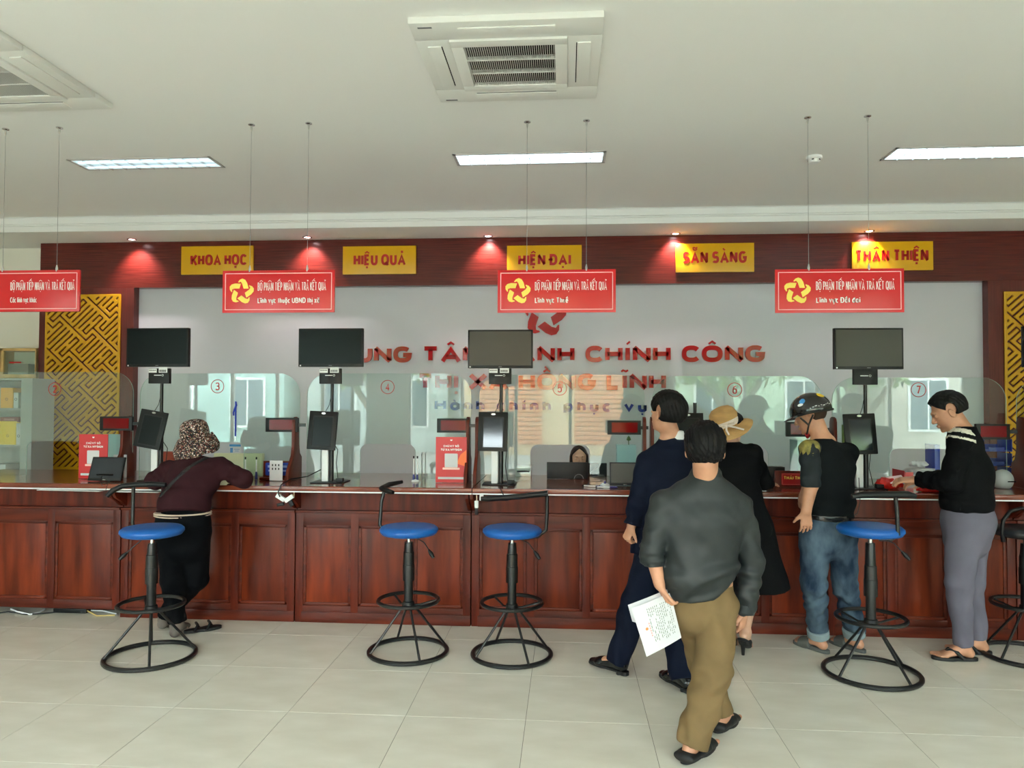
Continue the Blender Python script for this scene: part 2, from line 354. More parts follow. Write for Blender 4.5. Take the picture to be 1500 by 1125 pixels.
struct('ceiling', MB().box(X0, X1, FRONT_Y, CORN_Y+.05, HC, HC+.1), M['ceiling'])
struct('ceiling_soffit', MB().box(X0, X1, CORN_Y, BACK_Y+.2, SOFF, SOFF+.3), M['ceiling'])
struct('trim_1', MB().prism([(CORN_Y, SOFF), (CORN_Y-.02, SOFF), (CORN_Y-.02, SOFF+.055), (CORN_Y-.035, SOFF+.062), (CORN_Y-.035, SOFF+.07), (CORN_Y-.05, SOFF+.075),
        (CORN_Y-.06, SOFF+.13), (CORN_Y-.075, HC), (CORN_Y, HC)], X0, X1, 'x'), M['cornice'])
struct('wall_back', MB().box(X0, X1, BACK_Y, BACK_Y+.2, 0, HC), M['cream'])
struct('wall_left', MB().box(X0-.2, X0, FRONT_Y, BACK_Y+.2, 0, HC), M['cream'])
struct('wall_right', MB().box(X1, X1+.2, FRONT_Y, BACK_Y+.2, 0, HC), M['cream'])
b = MB(); xs = [X0-.2]+[v for ab in WINDOWS for v in ab]+[X1+.2]
for i in range(0, len(xs), 2): b.box(xs[i], xs[i+1], FRONT_Y-.2, FRONT_Y, 0, HC)
for a, c in WINDOWS: b.box(a, c, FRONT_Y-.2, FRONT_Y, WIN_Z[1], HC); b.box(a, c, FRONT_Y-.2, FRONT_Y, 0, WIN_Z[0])
struct('wall_front', b, M['cream'])
FRAME = mat('window frame paint', (225, 226, 224), 0.4)
for i, (a, c) in enumerate(WINDOWS):
    n = 4; b = MB()
    for k in range(n+1):
        x = a+(c-a)*k/n; b.box(x-.03, x+.03, FRONT_Y-.12, FRONT_Y-.06, WIN_Z[0], WIN_Z[1])
    for z in (WIN_Z[0]+.03, 2.2, WIN_Z[1]-.03): b.box(a, c, FRONT_Y-.12, FRONT_Y-.06, z-.03, z+.03)
    wf = struct('window_%d' % (i+1), b, FRAME)
    for k in range(n):
        x = a+(c-a)*k/n; obj('pane', MB().box(x+.03, x+(c-a)/n-.03, FRONT_Y-.095, FRONT_Y-.089, WIN_Z[0]+.06, WIN_Z[1]-.06), GLW, wf)

# wood framed feature wall with a pale recessed panel
wl = P(57, 500, Y=WOOD_Y)[0]; ol = P(195, 500, Y=WOOD_Y)[0]; orr = P(1448, 500, Y=WOOD_Y)[0]; ot = (P(300, 418.5, Y=WOOD_Y)[2]+P(1300, 415, Y=WOOD_Y)[2])/2
wr = 6.2
fw_ = tag(thing('feature_wall', None, None), kind='structure'); fw_['kind'] = 'structure'
obj('wood_band', MB().box(wl, wr, WOOD_Y, BACK_Y-.001, ot, SOFF-.001), M['fascia'], fw_)
obj('wood_upright', MB().box(wl, ol, WOOD_Y, BACK_Y-.001, 0, ot), M['woodv'], fw_)
obj('wood_upright', MB().box(orr, wr, WOOD_Y, BACK_Y-.001, 0, ot), M['woodv'], fw_)
obj('pale_panel', MB().box(ol, orr, WOOD_Y+.10, BACK_Y-.001, 0, ot), M['panelwhite'], fw_)
fw_.name = 'wall_feature'
# =================================================================== CEILING FIXTURES
def troffer(label, x0, x1, y0, y1, em):
    cx, cy = (x0+x1)/2, (y0+y1)/2; L, W = x1-x0, y1-y0
    t = thing('ceiling_light', label, 'ceiling light', (cx, cy, HC), 'recessed louvre lights in the ceiling')
    b = MB(); e = .022
    for a in ((-L/2, L/2, -W/2, -W/2+e), (-L/2, L/2, W/2-e, W/2), (-L/2, -L/2+e, -W/2, W/2), (L/2-e, L/2, -W/2, W/2)): b.box(*a, -.006, .004)
    obj('frame', b, mat('light frame', (196, 190, 188), .5), t)
    # shallow reflector tray hanging just under the ceiling sheet
    obj('reflector', MB().box(-L/2+e, L/2-e, -W/2+e, W/2-e, -.0012, -.0005), mat('troffer reflector %g' % em, (206, 232, 240), .25, metal=.0, emit=em), t)
    for k in (-1, 1):
        obj('tube', MB().tube([(-L/2+.05, k*W*.22, -.0075), (L/2-.05, k*W*.22, -.0075)], .006, 8), mat('fluorescent tube %g' % em, (228, 246, 255), .4, emit=em*1.5), t)
    n = 10; me = MB().box(-.002, .002, -W/2+e, W/2-e, -.016, -.001).mesh('louvre'); me.materials.append(M['chrome'] if em < .5 else M['white'])
    for k in range(1, n): obj('louvre', me, None, t, loc=(-L/2+L*k/n, 0, 0))
    obj('centre_louvre', MB().box(-L/2+e, L/2-e, -.003, .003, -.016, -.001), M['chrome'] if em < .5 else M['white'], t)
    return t
troffer('dim recessed ceiling light with silver louvres above the leftmost hanging signs', -3.87, -2.72, 5.42, 5.68, 0.28)
troffer('lit recessed ceiling light between the square air conditioner and the counter', -.86, .295, 5.49, 5.755, 1.1)
troffer('lit recessed ceiling light right of the smoke detector', 2.40, 3.56, 5.55, 5.83, 1.1)

def cassette(label, cx, cy):
    t = thing('ceiling_air_conditioner', label, 'air conditioner', (cx, cy, HC), 'square cassette air conditioners in the ceiling')
    h = .475; b = MB(); L = .30
    # outer panel as ring around the intake
    b.box(-h, h, -h, -L, -.035, 0).box(-h, h, L, h, -.035, 0).box(-h, -L, -L, L, -.035, 0).box(L, h, -L, L, -.035, 0)
    obj('panel', b, M['offwhite'], t, bevel=.006)
    g = MB(); i = .235
    g.box(-L, L, -L, -i, -.045, -.01).box(-L, L, i, L, -.045, -.01).box(-L, -i, -i, i, -.045, -.01).box(i, L, -i, i, -.045, -.01)
    gf = obj('intake_frame', g, M['offwhite'], t, bevel=.004)
    obj('intake_box', MB().box(-i, i, -i, i, -.020, -.012), M['dark'], gf)
    me = MB().box(-.0014, .0014, -i, i, -.040, -.030).mesh('grille_slat'); me.materials.append(M['grille'])
    n = 42
    for k in range(n): obj('grille_slat', me, None, gf, loc=(-i+2*i*(k+.5)/n, 0, 0))
    for k in (-1, 1): obj('grille_bar', MB().box(-i, i, k*i/3-.004, k*i/3+.004, -.043, -.018), M['grille'], gf)
    for sx, sy in ((0, -1), (0, 1), (-1, 0), (1, 0)):
        c = .385
        if sy: q = (-.24, .24, sy*c-.035, sy*c+.035); s_ = (-.235, .235, sy*(c-.036)-.004, sy*(c-.036)+.004)
        else: q = (sx*c-.035, sx*c+.035, -.24, .24); s_ = (sx*(c-.036)-.004, sx*(c-.036)+.004, -.235, .235)
        v = obj('louvre_flap', MB().box(*q, -.041, -.034), M['offwhite'], t, bevel=.002)
        obj('air_slot', MB().box(*s_, -.0362, -.0345), M['dark'], v)
    for (bx, by) in ((-.40, -.43), (-.40, .44)): obj('badge', MB().box(bx-.035, bx+.035, by-.006, by+.006, -.0362, -.0345), mat('badge grey', (90, 92, 96), .4), t)
    return t
cassette('square cassette air conditioner with dark slatted intake, centre of the ceiling', -.297, 3.975)
cassette('square cassette air conditioner cut off by the left edge of the view', -3.325, 3.94)

t = thing('smoke_detector', 'small round white smoke detector on the ceiling near the right hanging sign', 'smoke detector', (1.873, 5.72, HC))
obj('base', MB().lathe([(.058, 0), (.058, -.018), (.052, -.022)], n=28), M['white'], t)
obj('sensor_dome', MB().lathe([(.044, -.020), (.044, -.034), (.036, -.048), (.0, -.052)], n=28), M['white'], t)
for a in range(5): obj('sensor_slot', MB().obox((.044*math.cos(a*1.257+4.2), .044*math.sin(a*1.257+4.2), -.030), .004, .016, .008, np.array(Matrix.Rotation(a*1.257+4.2, 3, 'Z'))), M['dark'], t)

def downlight(px, py, n):
    p = P(px, py, Z=SOFF); y = min(p[1], WOOD_Y-.09)
    t = thing('downlight', ['recessed spotlight above the wood wall left of the first yellow sign', 'recessed spotlight above the wood wall between the first and second yellow signs',
        'recessed spotlight above the wood wall left of the middle yellow sign', 'recessed spotlight above the wood wall at the left corner of the fourth yellow sign', 'recessed spotlight above the wood wall over the last yellow sign'][n],
        'downlight', (p[0], y, SOFF), 'spotlights in the soffit')
    obj('trim_ring', MB().lathe([(.032, -.001), (.048, -.001), (.050, -.006), (.034, -.010), (.032, -.001)], n=28), M['chrome'], t)
    obj('lens', MB().lathe([(.0, -.006), (.033, -.004), (.033, -.001)], n=24), mat('spot lens', (255, 236, 240), .3, emit=14), t)
    l = bpy.data.lights.new('spot_bulb', 'SPOT'); l.energy = 22; l.color = (1, .80, .80); l.spot_size = math.radians(100); l.spot_blend = .8; l.shadow_soft_size = .03
    lo = bpy.data.objects.new('spot_bulb', l); COL.objects.link(lo); lo.parent = t; lo.location = (0, 0, -.02)
    lo.rotation_euler = Vector((0, .35, -1)).to_track_quat('-Z', 'Y').to_euler()
for n, (px, py) in enumerate(((193, 350), (450, 347), (716, 347), (988, 344), (1266, 342))): downlight(px, py, n)

# =================================================================== WALL LETTERING AND SIGNS
LY = WOOD_Y+.10-.001
def zx(px, py, Y=LY): p = P(px, py, Y=Y); return p[0], p[2]
def wall_line(name, s, pa, pb, cap_px, m, label, thick, **kw):
    (xa, za), (xb, zb) = zx(*pa), zx(*pb); t = thing(name, label, 'wall lettering', ((xa+xb)/2, LY, (za+zb)/2))
    cap = cap_px*7.8/1083
    letters(s, xa-(xa+xb)/2, (xb-xa)/2, za-(za+zb)/2, zb-(za+zb)/2, cap, -.001, m, t, thick=thick, **kw)
wall_line('wall_lettering', 'TRUNG TÂM HÀNH CHÍNH CÔNG', (468, 531.5), (1120, 530.5), 24, M['redletter'], 'large raised red capitals on the pale wall behind the counter, top line', .03)
wall_line('wall_lettering', 'THỊ XÃ HỒNG LĨNH', (612, 571), (975, 571.5), 24, M['redletter'], 'large raised red capitals on the pale wall, second line under the longest one', .03)
wall_line('wall_lettering', 'Hành chính phục vụ', (637, 601), (947, 604), 16, M['blueletter'], 'small raised blue letters on the pale wall, lowest line', .02, gap=.30, space=.6)
x, z = zx(798, 462); t = thing('wall_emblem', 'red open star emblem of five folded ribbons, half hidden behind the third hanging sign', 'emblem', (x, LY, z))
for poly in star_pieces(): obj('ribbon', MB().prism([(a*.235, c*.235) for a, c in poly], -.022, -.001), M['redletter'], t)

YW = WOOD_Y-.001
def yellow(s, x0, x1, y0, y1, tx0, tx1, ty, cap, label):
    a, b_ = P(x0, (y0+y1)/2, Y=YW), P(x1, (y0+y1)/2, Y=YW); zt, zb = P((x0+x1)/2, y0, Y=YW)[2], P((x0+x1)/2, y1, Y=YW)[2]
    cx = (a[0]+b_[0])/2; t = thing('motto_sign', label, 'sign', (cx, YW, (zt+zb)/2), 'yellow motto signs on the wood band')
    hw, hh = (b_[0]-a[0])/2, (zt-zb)/2
    obj('board', MB().box(-hw, hw, -.022, 0, -hh, hh), M['yellow'], t, bevel=.002)
    pa, pb = P(tx0, ty, Y=YW-.024), P(tx1, ty, Y=YW-.024)
    text(s, pa[0]-cx, pb[0]-cx, pa[2]-(zt+zb)/2, cap*7.7/1083, -.0225, M['redtext'], t, thick=.006, wt=.25)
yellow('KHOA HỌC', 267, 372, 361, 402.5, 279, 361, 389, 16.5, 'yellow sign with red capitals, first from the left on the wood band')
yellow('HIỆU QUẢ', 503, 610, 361, 402, 518, 594, 389, 16.5, 'yellow sign with red capitals, second from the left on the wood band')
yellow('HIỆN ĐẠI', 743, 852, 360, 401.5, 759, 836, 389, 16.5, 'yellow sign with red capitals behind the top of the third hanging sign')
yellow('SẴN SÀNG', 989.5, 1104, 357, 399, 1000, 1094, 386, 17, 'yellow sign with red capitals right of the middle, nothing hanging before it')
yellow('THÂN THIỆN', 1247, 1365.5, 354.5, 396.5, 1253, 1360, 383.5, 17, 'yellow sign with red capitals, rightmost on the wood band')

def hanging(cx_px, wpx, cy_px, Y, line2, l2x1, mounts, label, w1=(.318, .925)):
    c = P(cx_px, cy_px, Y=Y); hw, hh = .385*wpx/170, .142
    t = thing('hanging_sign', label, 'sign', (c[0], Y, c[2]), 'red hanging signs over the counter')
    obj('board', MB().box(-hw, hw, -.006, .006, -hh, hh), M['red'], t, bevel=.0015)
    b = MB(); e = .018
    for q in ((-hw+e, hw-e, hh-e-.005, hh-e), (-hw+e, hw-e, -hh+e, -hh+e+.005), (-hw+e, -hw+e+.005, -hh+e, hh-e), (hw-e-.005, hw-e, -hh+e, hh-e)):
        b.box(q[0], q[1], -.0075, -.006, q[2], q[3])
    obj('border_line', b, M['pink'], t)
    ex = -hw+.35*hw*.98; sc_ = .088
    em = MB()
    for poly in star_pieces(): em.prism([(ex+a*sc_, c_*sc_) for a, c_ in poly], -.0078, -.006)
    obj('star_emblem', em, M['gold'], t)
    xa, xb = -hw+2*hw*w1[0], -hw+2*hw*w1[1]
    text('BỘ PHẬN TIẾP NHẬN VÀ TRẢ KẾT QUẢ', xa, xb, .005, .055, -.0075, M['whiteprint'], t, thick=.0015, name='heading', wt=.19, gap=.18, space=.5)
    text(line2, xa, -hw+2*hw*l2x1, -.079, .036, -.0075, M['whiteprint'], t, thick=.0015, name='subheading', wt=.20, gap=.14)
    for mx in mounts:
        x = P(mx, 300, Y=Y)[0]-c[0]; top = HC-c[2]
        obj('wire', MB().tube([(x, 0, hh+.02), (x, 0, top-.03)], .0014, 6), M['wire'], t)
        obj('clip', MB().lathe([(.004, hh-.012), (.008, hh-.010), (.008, hh+.012), (.003, hh+.035)], (x, 0, 0), 10), M['chrome'], t)
        obj('ceiling_mount', MB().lathe([(.0015, top-.05), (.006, top-.03), (.008, top-.012), (.022, top-.006), (.022, top)], (x, 0, 0), 16), M['chrome'], t)
hanging(36, 176, 426.5, 4.78, 'Các lĩnh vực khác', .62, (6, 85), 'red hanging sign cut off by the left edge of the view', (.38, .955))
hanging(408, 170, 427, 4.81, 'Lĩnh vực thuộc UBND thị xã', .87, (367, 451), 'red hanging sign with gold star, second from the left')
hanging(815, 172, 426.5, 4.88, 'Lĩnh vực Thuế', .60, (772, 859), 'red hanging sign with gold star in front of the wall emblem')
hanging(1229, 179, 426, 4.92, 'Lĩnh vực Đất đai', .66, (1184, 1272), 'red hanging sign with gold star, rightmost of them')

# =================================================================== COUNTER
CF = 5.28; TOPZ = 1.0; TOPF = 5.12; GY = 5.66
unit_px = [-120, 176, 432, 690, 948, 1212, 1489, 1760]
ux = [P(u, 840, Y=CF)[0] for u in unit_px]
def bracket(): return [(CF+.17, .80), (CF+.17, .955), (TOPF+.03, .955), (TOPF+.035, .92), (TOPF+.06, .89), (CF-.04, .86), (CF+.0, .83), (CF+.06, .805)]
gdesc = ['left of the leaning woman, with the raised kick gap', 'behind the woman in maroon', 'below the unoccupied window 4', 'below window 5, left of the walking men', 'behind the grey jacket and the black dress', 'between the jeans and the grey trousers', 'at the right edge of the view']
for i in range(len(ux)-1):
    a, c = ux[i], ux[i+1]; W_ = c-a; zb = .055 if i == 0 else 0
    t = thing('counter_cabinet', 'red wood panelled counter cabinet '+gdesc[i], 'cabinet', (a, CF, 0), 'panelled counter cabinets')
    e = .004; top = .79
    obj('body', MB().box(e, W_-e, .03, .55, zb, .955), M['wood'], t)
    # frame: rails and stiles stand proud of the panels
    st = .055; rail_b = .125; rail_t = .09
    b = MB(); b.box(e, W_-e, 0, .03, top-rail_t, top); b.box(e, W_-e, 0, .03, max(zb, .055), .055+rail_b-.06)
    obj('rail', b, M['woodh'], t, bevel=.002)
    if zb == 0: obj('plinth', MB().box(e+.045, W_-e, -.006, .02, 0.0, .075), M['woodh'], t, bevel=.003)
    pw = (W_-2*e-4*st)/3
    stile = MB().box(0, st, -.0, .03, zb, top); 
    for k in range(4):
        obj('stile', MB().box(e+k*(pw+st), e+k*(pw+st)+st, -.001, .03, zb, top), M['wood'], t, bevel=.002)
    for k in range(3):
        x0 = e+st+k*(pw+st); x1 = x0+pw; z0 = .055+rail_b-.06; z1 = top-rail_t
        p_ = obj('panel', MB().box(x0+.022, x1-.022, .010, .03, z0+.022, z1-.022), M['woodpanel'], t, bevel=.003)
        q = MB(); m_ = .022
        for (u0, u1, v0, v1) in ((x0, x1, z0, z0+m_), (x0, x1, z1-m_, z1), (x0, x0+m_, z0, z1), (x1-m_, x1, z0, z1)):
            q.box(u0, u1, .004, .028, v0, v1)
        obj('moulding', q, M['woodh'], p_, bevel=.004)
    obj('ledge', MB().box(e, W_-e, -.014, .17, top, top+.018), M['woodh'], t, bevel=.004)
    obj('upper_board', MB().prism([(.115, .80), (.17, .80), (.17, .955), (.06, .955), (.075, .90)], e, W_-e, 'x'), M['woodh'], t)
    for xk in (.0, W_-.032): obj('bracket', MB().prism([(y-CF, z) for y, z in bracket()], xk+e, xk+e+.024, 'x'), M['wood'], t, bevel=.002)
# the long worktops, one from each row of cabinets that meets at a joint
cuts = [ux[0], P(690, 714, Y=TOPF)[0]+.01, ux[-1]]
for i in range(2):
    t = thing('worktop', ['long polished red wood counter top, left stretch up to the joint beside window 4', 'long polished red wood counter top, right stretch from window 5 on'][i], 'counter top', (cuts[i], TOPF, TOPZ))
    L = cuts[i+1]-cuts[i]-.006
    obj('board', MB().prism([(0, -.034), (-.006, -.02), (-.004, -.006), (.004, 0), (1.0, 0), (1.0, -.034)], 0, L, 'x'), M['woodtop'], t)
    obj('white_edge_strip', MB().box(0, L, -.003, .012, -.043, -.0345), M['white'], t)

# carved dividers, glass screens, numbers, displays
def win_glass(x0, x1, hole, ztop, num, npx, label, numx):
    t = thing('glass_screen', label, 'glass screen', ((x0+x1)/2, GY, TOPZ), 'numbered glass screens on the counter')
    cx = (x0+x1)/2; H = ztop-TOPZ; r = .17; h0, h1, hz = hole[0]-cx, hole[1]-cx, hole[2]-TOPZ
    arc = lambda ccx, ccz, rr, a0, a1: [(ccx+rr*math.cos(a0+(a1-a0)*i/10), ccz+rr*math.sin(a0+(a1-a0)*i/10)) for i in range(11)]
    a_, b_ = x0-cx, x1-cx
    poly = [(a_, 0.001), (h0, 0.001)]+arc(h0+.06, hz-.06, .06, PI, PI/2)+arc(h1-.06, hz-.06, .06, PI/2, 0)+[(h1, .001), (b_, .001)]+arc(b_-r, H-r, r, 0, PI/2)+arc(a_+r, H-r, r, PI/2, PI)
    k = len(poly); me = bpy.data.meshes.new('pane'); bm = bmesh.new()
    f = bm.faces.new([bm.verts.new((x, -.004, z)) for x, z in poly]); r_ = bmesh.ops.extrude_face_region(bm, geom=[f])
    for v in [g for g in r_['geom'] if isinstance(g, bmesh.types.BMVert)]: v.co.y = .004
    bmesh.ops.recalc_face_normals(bm, faces=bm.faces)
    for fc in bm.faces: fc.material_index = 0 if abs(fc.normal.y) > .9 else 1
    bmesh.ops.triangulate(bm, faces=[fc for fc in bm.faces if len(fc.verts) > 4]); bm.to_mesh(me); bm.free()
    me.materials.append(GL); me.materials.append(EDGE); obj('pane', me, GL, t)
    if num:
        nx, nz = numx[0]-cx, numx[1]-TOPZ
        b = MB(); R = .052; q = 36
        b.tube([(nx+R*math.cos(2*PI*i/q), -.006, nz+R*math.sin(2*PI*i/q)) for i in range(q)], .0026, 6, closed=True)
        obj('number_ring', b, M['redtext'], t)
        text(num, nx-.017, nx+.017, nz-.031, .062, -.0055, M['redtext'], t, name='number', wt=.15, thick=.001)
    return t
def gx(px, py=620): return P(px, py, Y=GY)[0]
def gz(px, py): return P(px, py, Y=GY)[2]
specs = [(-62, 195, 40, 120, 545, 646, '2', (81, 570), 'glass screen numbered 2 at the left edge before the yellow lattice'),
         (205, 439, 270, 358, 547, 647, '3', (319, 566), 'glass screen numbered 3 in front of the leaning woman'),
         (450, 690, 528, 609, 547, 650, '4', (568, 567), 'glass screen numbered 4, nobody standing at it'),
         (702, 944, 777, 864, 549, 651, '5', (820, 569), 'glass screen numbered 5 before the seated clerk'),
         (956, 1204, 1036, 1125, 551, 654, '6', (1076, 571), 'glass screen numbered 6 behind the straw hat'),
         (1219, 1474, 1302, 1395, 553, 657, '7', (1345, 571), 'glass screen numbered 7 before the man in the striped jacket'),
         (1489, 1740, 1575, 1660, 555, 660, '', (1610, 571), 'glass screen at the far right edge beyond window 7')]
for (a, c, h0, h1, yt, hy, num, npx, lab) in specs:
    n_ = (gx(*npx), gz(*npx)); win_glass(gx(a), gx(c), (gx(h0), gx(h1), gz(h0, hy)), gz((a+c)/2, yt), num, npx, lab, n_)

def divider(px, label, ytop=610):
    x = gx(px, 650); zt = gz(px, ytop)
    t = thing('counter_divider', label, 'divider', (x, GY, TOPZ), 'curved red wood dividers between the windows')
    H = zt-TOPZ
    prof = [(-.30, .001), (-.30, .05), (-.285, .09), (-.24, .14), (-.20, .19), (-.185, .25), (-.18, H-.04), (-.165, H-.012), (-.13, H), (-.10, H-.01), (-.085, H-.04), (-.08, .27), (-.06, .20), (-.02, .17), (-.02, .001)]
    prof = [(y+.01, z) for y, z in prof]
    obj('board', MB().prism(prof, -.012, .012, 'x'), M['wood'], t, bevel=.004)
    return t
for px, lab in ((197, 'curved red wood divider left of the tablet beside the leaning woman'), (441, 'curved red wood divider between windows 3 and 4'), (689, 'curved red wood divider beside the red poster of window 4, left of the pair'),
                (702, 'curved red wood divider left of the third tablet post, right of the pair'), (941, 'curved red wood divider left of the man in the navy suit, left of the pair'), (952, 'curved red wood divider at the shoulder of the man in the navy suit'),
                (1212, 'curved red wood divider behind the neck of the man in the helmet'), (1482, 'curved red wood divider at the right edge, left of the pair'), (1494, 'curved red wood divider at the right edge, right of the pair')):
    divider(px, lab)
def led(px0, px1, py0, py1, Y, label):
    a, c = P(px0, py0, Y=Y), P(px1, py1, Y=Y); cx, cz = (a[0]+c[0])/2, (a[2]+c[2])/2; hw, hh = (c[0]-a[0])/2, (a[2]-c[2])/2
    t = thing('number_display', label, 'display', (cx, Y, cz), 'dark red queue number displays')
    obj('housing', MB().box(-hw, hw, 0, .03, -hh, hh), M['black'], t, bevel=.003)
    obj('display_window', MB().box(-hw+.03, hw-.025, -.0015, 0, -hh+.017, hh-.014), M['ledglass'], t)
    obj('mounting_arm', MB().box(hw-.001, hw+.055, .01, .022, -.012, .012), M['blackmetal'], t)
led(146, 193, 610, 631, 5.46, 'red number display left of the first tablet stand')
led(389, 436, 612, 633, 5.50, 'red number display under the glass of window 3')
led(640, 687, 613, 634, 5.50, 'red number display above the poster of window 4')
led(890, 939, 616, 637, 5.50, 'red number display left of the man in the navy suit')
led(1152, 1204, 618, 640, 5.50, 'red number display hidden partly by the face of the man in the helmet')
led(1430, 1480, 621, 644, 5.50, 'red number display behind the striped jacket, far right')

# =================================================================== MONITOR AND TABLET STANDS
def post_stand(px, monitor, label, Y=5.40, tilt=0.0, lean=0.0, mon=None, scr='screen', tabdark=True, mshift=0.0, boxes=True):
    x = P(px, 640, Y=Y)[0]
    t = thing('tablet_stand', label, 'tablet stand', (x, Y, TOPZ), 'tablet stands along the counter')
    obj('base_plate', MB().box(-.13, .11, -.10, .12, .001, .007), M['black'], t, bevel=.002)
    ztop = 1.735-TOPZ if monitor is not None else 1.60-TOPZ
    obj('pole', MB().tube([(0, 0, .006), (0, 0, .34)], .017, 14).tube([(0, 0, .34), (0, 0, ztop)], .012, 14), M['blackmetal'], t)
    obj('sleeve', MB().tube([(0, 0, .44), (0, 0, .52)], .016, 14), M['blackmetal'], t)
    obj('white_post', MB().box(-.070, -.022, -.015, .02, .006, .30), M['white'], t, bevel=.004)
    obj('power_adapter', MB().box(.05, .10, -.06, -.01, .007, .035), M['black'], t, bevel=.004)
    R = np.array(Matrix.Rotation(tilt, 3, 'Z')@Matrix.Rotation(lean, 3, 'Y')@Matrix.Rotation(-.12, 3, 'X'))
    c = np.array([-.055, -.045, .385]) if lean == 0 or True else 0
    h = obj('tablet_holder', MB().obox(c, .215, .022, .285, R), M['black'], t, bevel=.005)
    fr = c+R@np.array([0, -.0118, 0])
    obj('tablet_screen', MB().obox(fr+R@np.array([.002, 0, -.008]), .140, .0016, .212, R), M['tabscreen'] if not tabdark else M['screen'], h)
    bz = MB(); e = .006
    for sx_, sz_, w_, hh_ in ((0, .104, .152, e), (0, -.120, .152, e), (-.073, -.008, e, .224), (.077, -.008, e, .224)): bz.obox(fr+R@np.array([sx_+.0, .0005, sz_]), w_, .003, hh_, R)
    obj('bezel', bz, M['rubber'], h)
    lk = MB(); cc = fr+R@np.array([0, 0, .126]); q = 20
    lk.add([cc+R@np.array([.016*math.cos(2*PI*i/q), -.001, .0075*math.sin(2*PI*i/q)]) for i in range(q)]+[cc+R@np.array([.016*math.cos(2*PI*i/q), .002, .0075*math.sin(2*PI*i/q)]) for i in range(q)],
           [tuple(range(q))]+[(i, (i+1) % q, q+(i+1) % q, q+i) for i in range(q)])
    obj('lock_cover', lk, M['chrome'], h)
    pts = [(-.02, .005, .60), (-.035, -.03, .56), (-.05, -.02, .50)] if monitor is not None else [(-.02, .0, .5), (-.03, -.02, .47)]
    obj('cable', MB().tube([(-.012, .0, .62), (-.022, -.004, .57), (-.045, -.02, .52)] if monitor is not None else pts, .0025, 6).tube([(.0, .018, .30), (.04, .02, .24), (.03, .02, .14), (.05, .0, .02)], .003, 6), M['black'], t)
    if monitor is not None:
        (m0, m1, ya, yb) = monitor; a, c_ = P(m0, ya, Y=Y-.03), P(m1, yb, Y=Y-.03); cx, cz = (a[0]+c_[0])/2-x, (a[2]+c_[2])/2-TOPZ; hw, hh = (c_[0]-a[0])/2, (a[2]-c_[2])/2
        bx0 = P(px-18, 540, Y=Y-.04)[0]-x
        obj('control_box', MB().box(bx0, bx0+.165, -.045, -.015, .60+.13, .60+.245), M['black'], t, bevel=.004)
        obj('box_print', MB().box(bx0+.045, bx0+.10, -.046, -.0448, .79, .796).tube([(bx0+.112+.007*math.cos(k*PI/6), -.0458, .793+.007*math.sin(k*PI/6)) for k in range(12)], .0013, 4, closed=True), M['white'], t)
        if boxes: 
            for k, (u0, u1) in enumerate(((.003, .065), (.082, .148))):
                pl = obj('spec_label', MB().box(bx0+u0, bx0+u1, -.047, -.0450, .812, .842+.012*k), M['white'], t)
                bb = MB()
                for q in range(6): bb.box(bx0+u0+.006+q*.009, bx0+u0+.006+q*.009+.005, -.0478, -.0469, .818+.008*(1-k), .834)
                obj('label_print', bb, M['dark'], pl)
        m_ = thing('monitor', mon, 'monitor', (x+cx, Y-.05, TOPZ+cz), 'large monitors on the tablet stands', rz=mshift)
        obj('housing', MB().box(-hw, hw, 0, .035, -hh, hh), M['black'], m_, bevel=.004)
        obj('rear_shell', MB().box(-hw*.6, hw*.6, .034, .06, -hh*.7, hh*.5), M['black'], m_, bevel=.006)
        obj('screen', MB().box(-hw+.012, hw-.012, -.0012, .001, -hh+.02, hh-.012), M[scr], m_)
        obj('corner_sticker', MB().box(-hw+.012, -hw+.022, -.002, -.0005, -hh+.005, -hh+.014), M['white'], m_)
        obj('badge', MB().box(-.012, .012, -.001, .0005, -hh+.008, -hh+.012), mat('badge silver', (120, 122, 124), .3), m_)
    return t
post_stand(236, (187, 278, 481, 537.5), 'tilted black tablet on a post with white support, left of the leaning woman', tilt=-.05, lean=.16, mon='black monitor leftmost of those above the counter, before the lattice edge', mshift=-.03)
post_stand(486, (438.5, 532.5, 481.5, 537.5), 'black tablet on a post with white support between windows 3 and 4', tilt=-.04, lean=.04, mon='black monitor second from the left, at the start of the red wall lettering', mshift=-.02)
post_stand(734, (686, 780.5, 483.5, 539.5), 'black tablet on a post between windows 4 and 5 with two bright reflections', lean=.01, mon='monitor with a grey brown screen covering part of the red wall lettering', scr='greyscreen', mshift=.0, tabdark=False)
post_stand(1018, None, 'black tablet on a post without monitor, behind the head of the man in the suit', lean=.0)
post_stand(1268, (1220, 1322.5, 481, 541), 'black tablet on a post with white support right of the man in the helmet', lean=-.03, mon='monitor with a grey screen above the man in the helmet, right of the lettering', scr='greyscreen', mshift=.02, tabdark=False, boxes=False)
post_stand(1566, (1497, 1600, 478, 538), 'tablet stand beyond the right edge of the view', lean=.0, mon='black monitor only just showing at the right edge of the view')

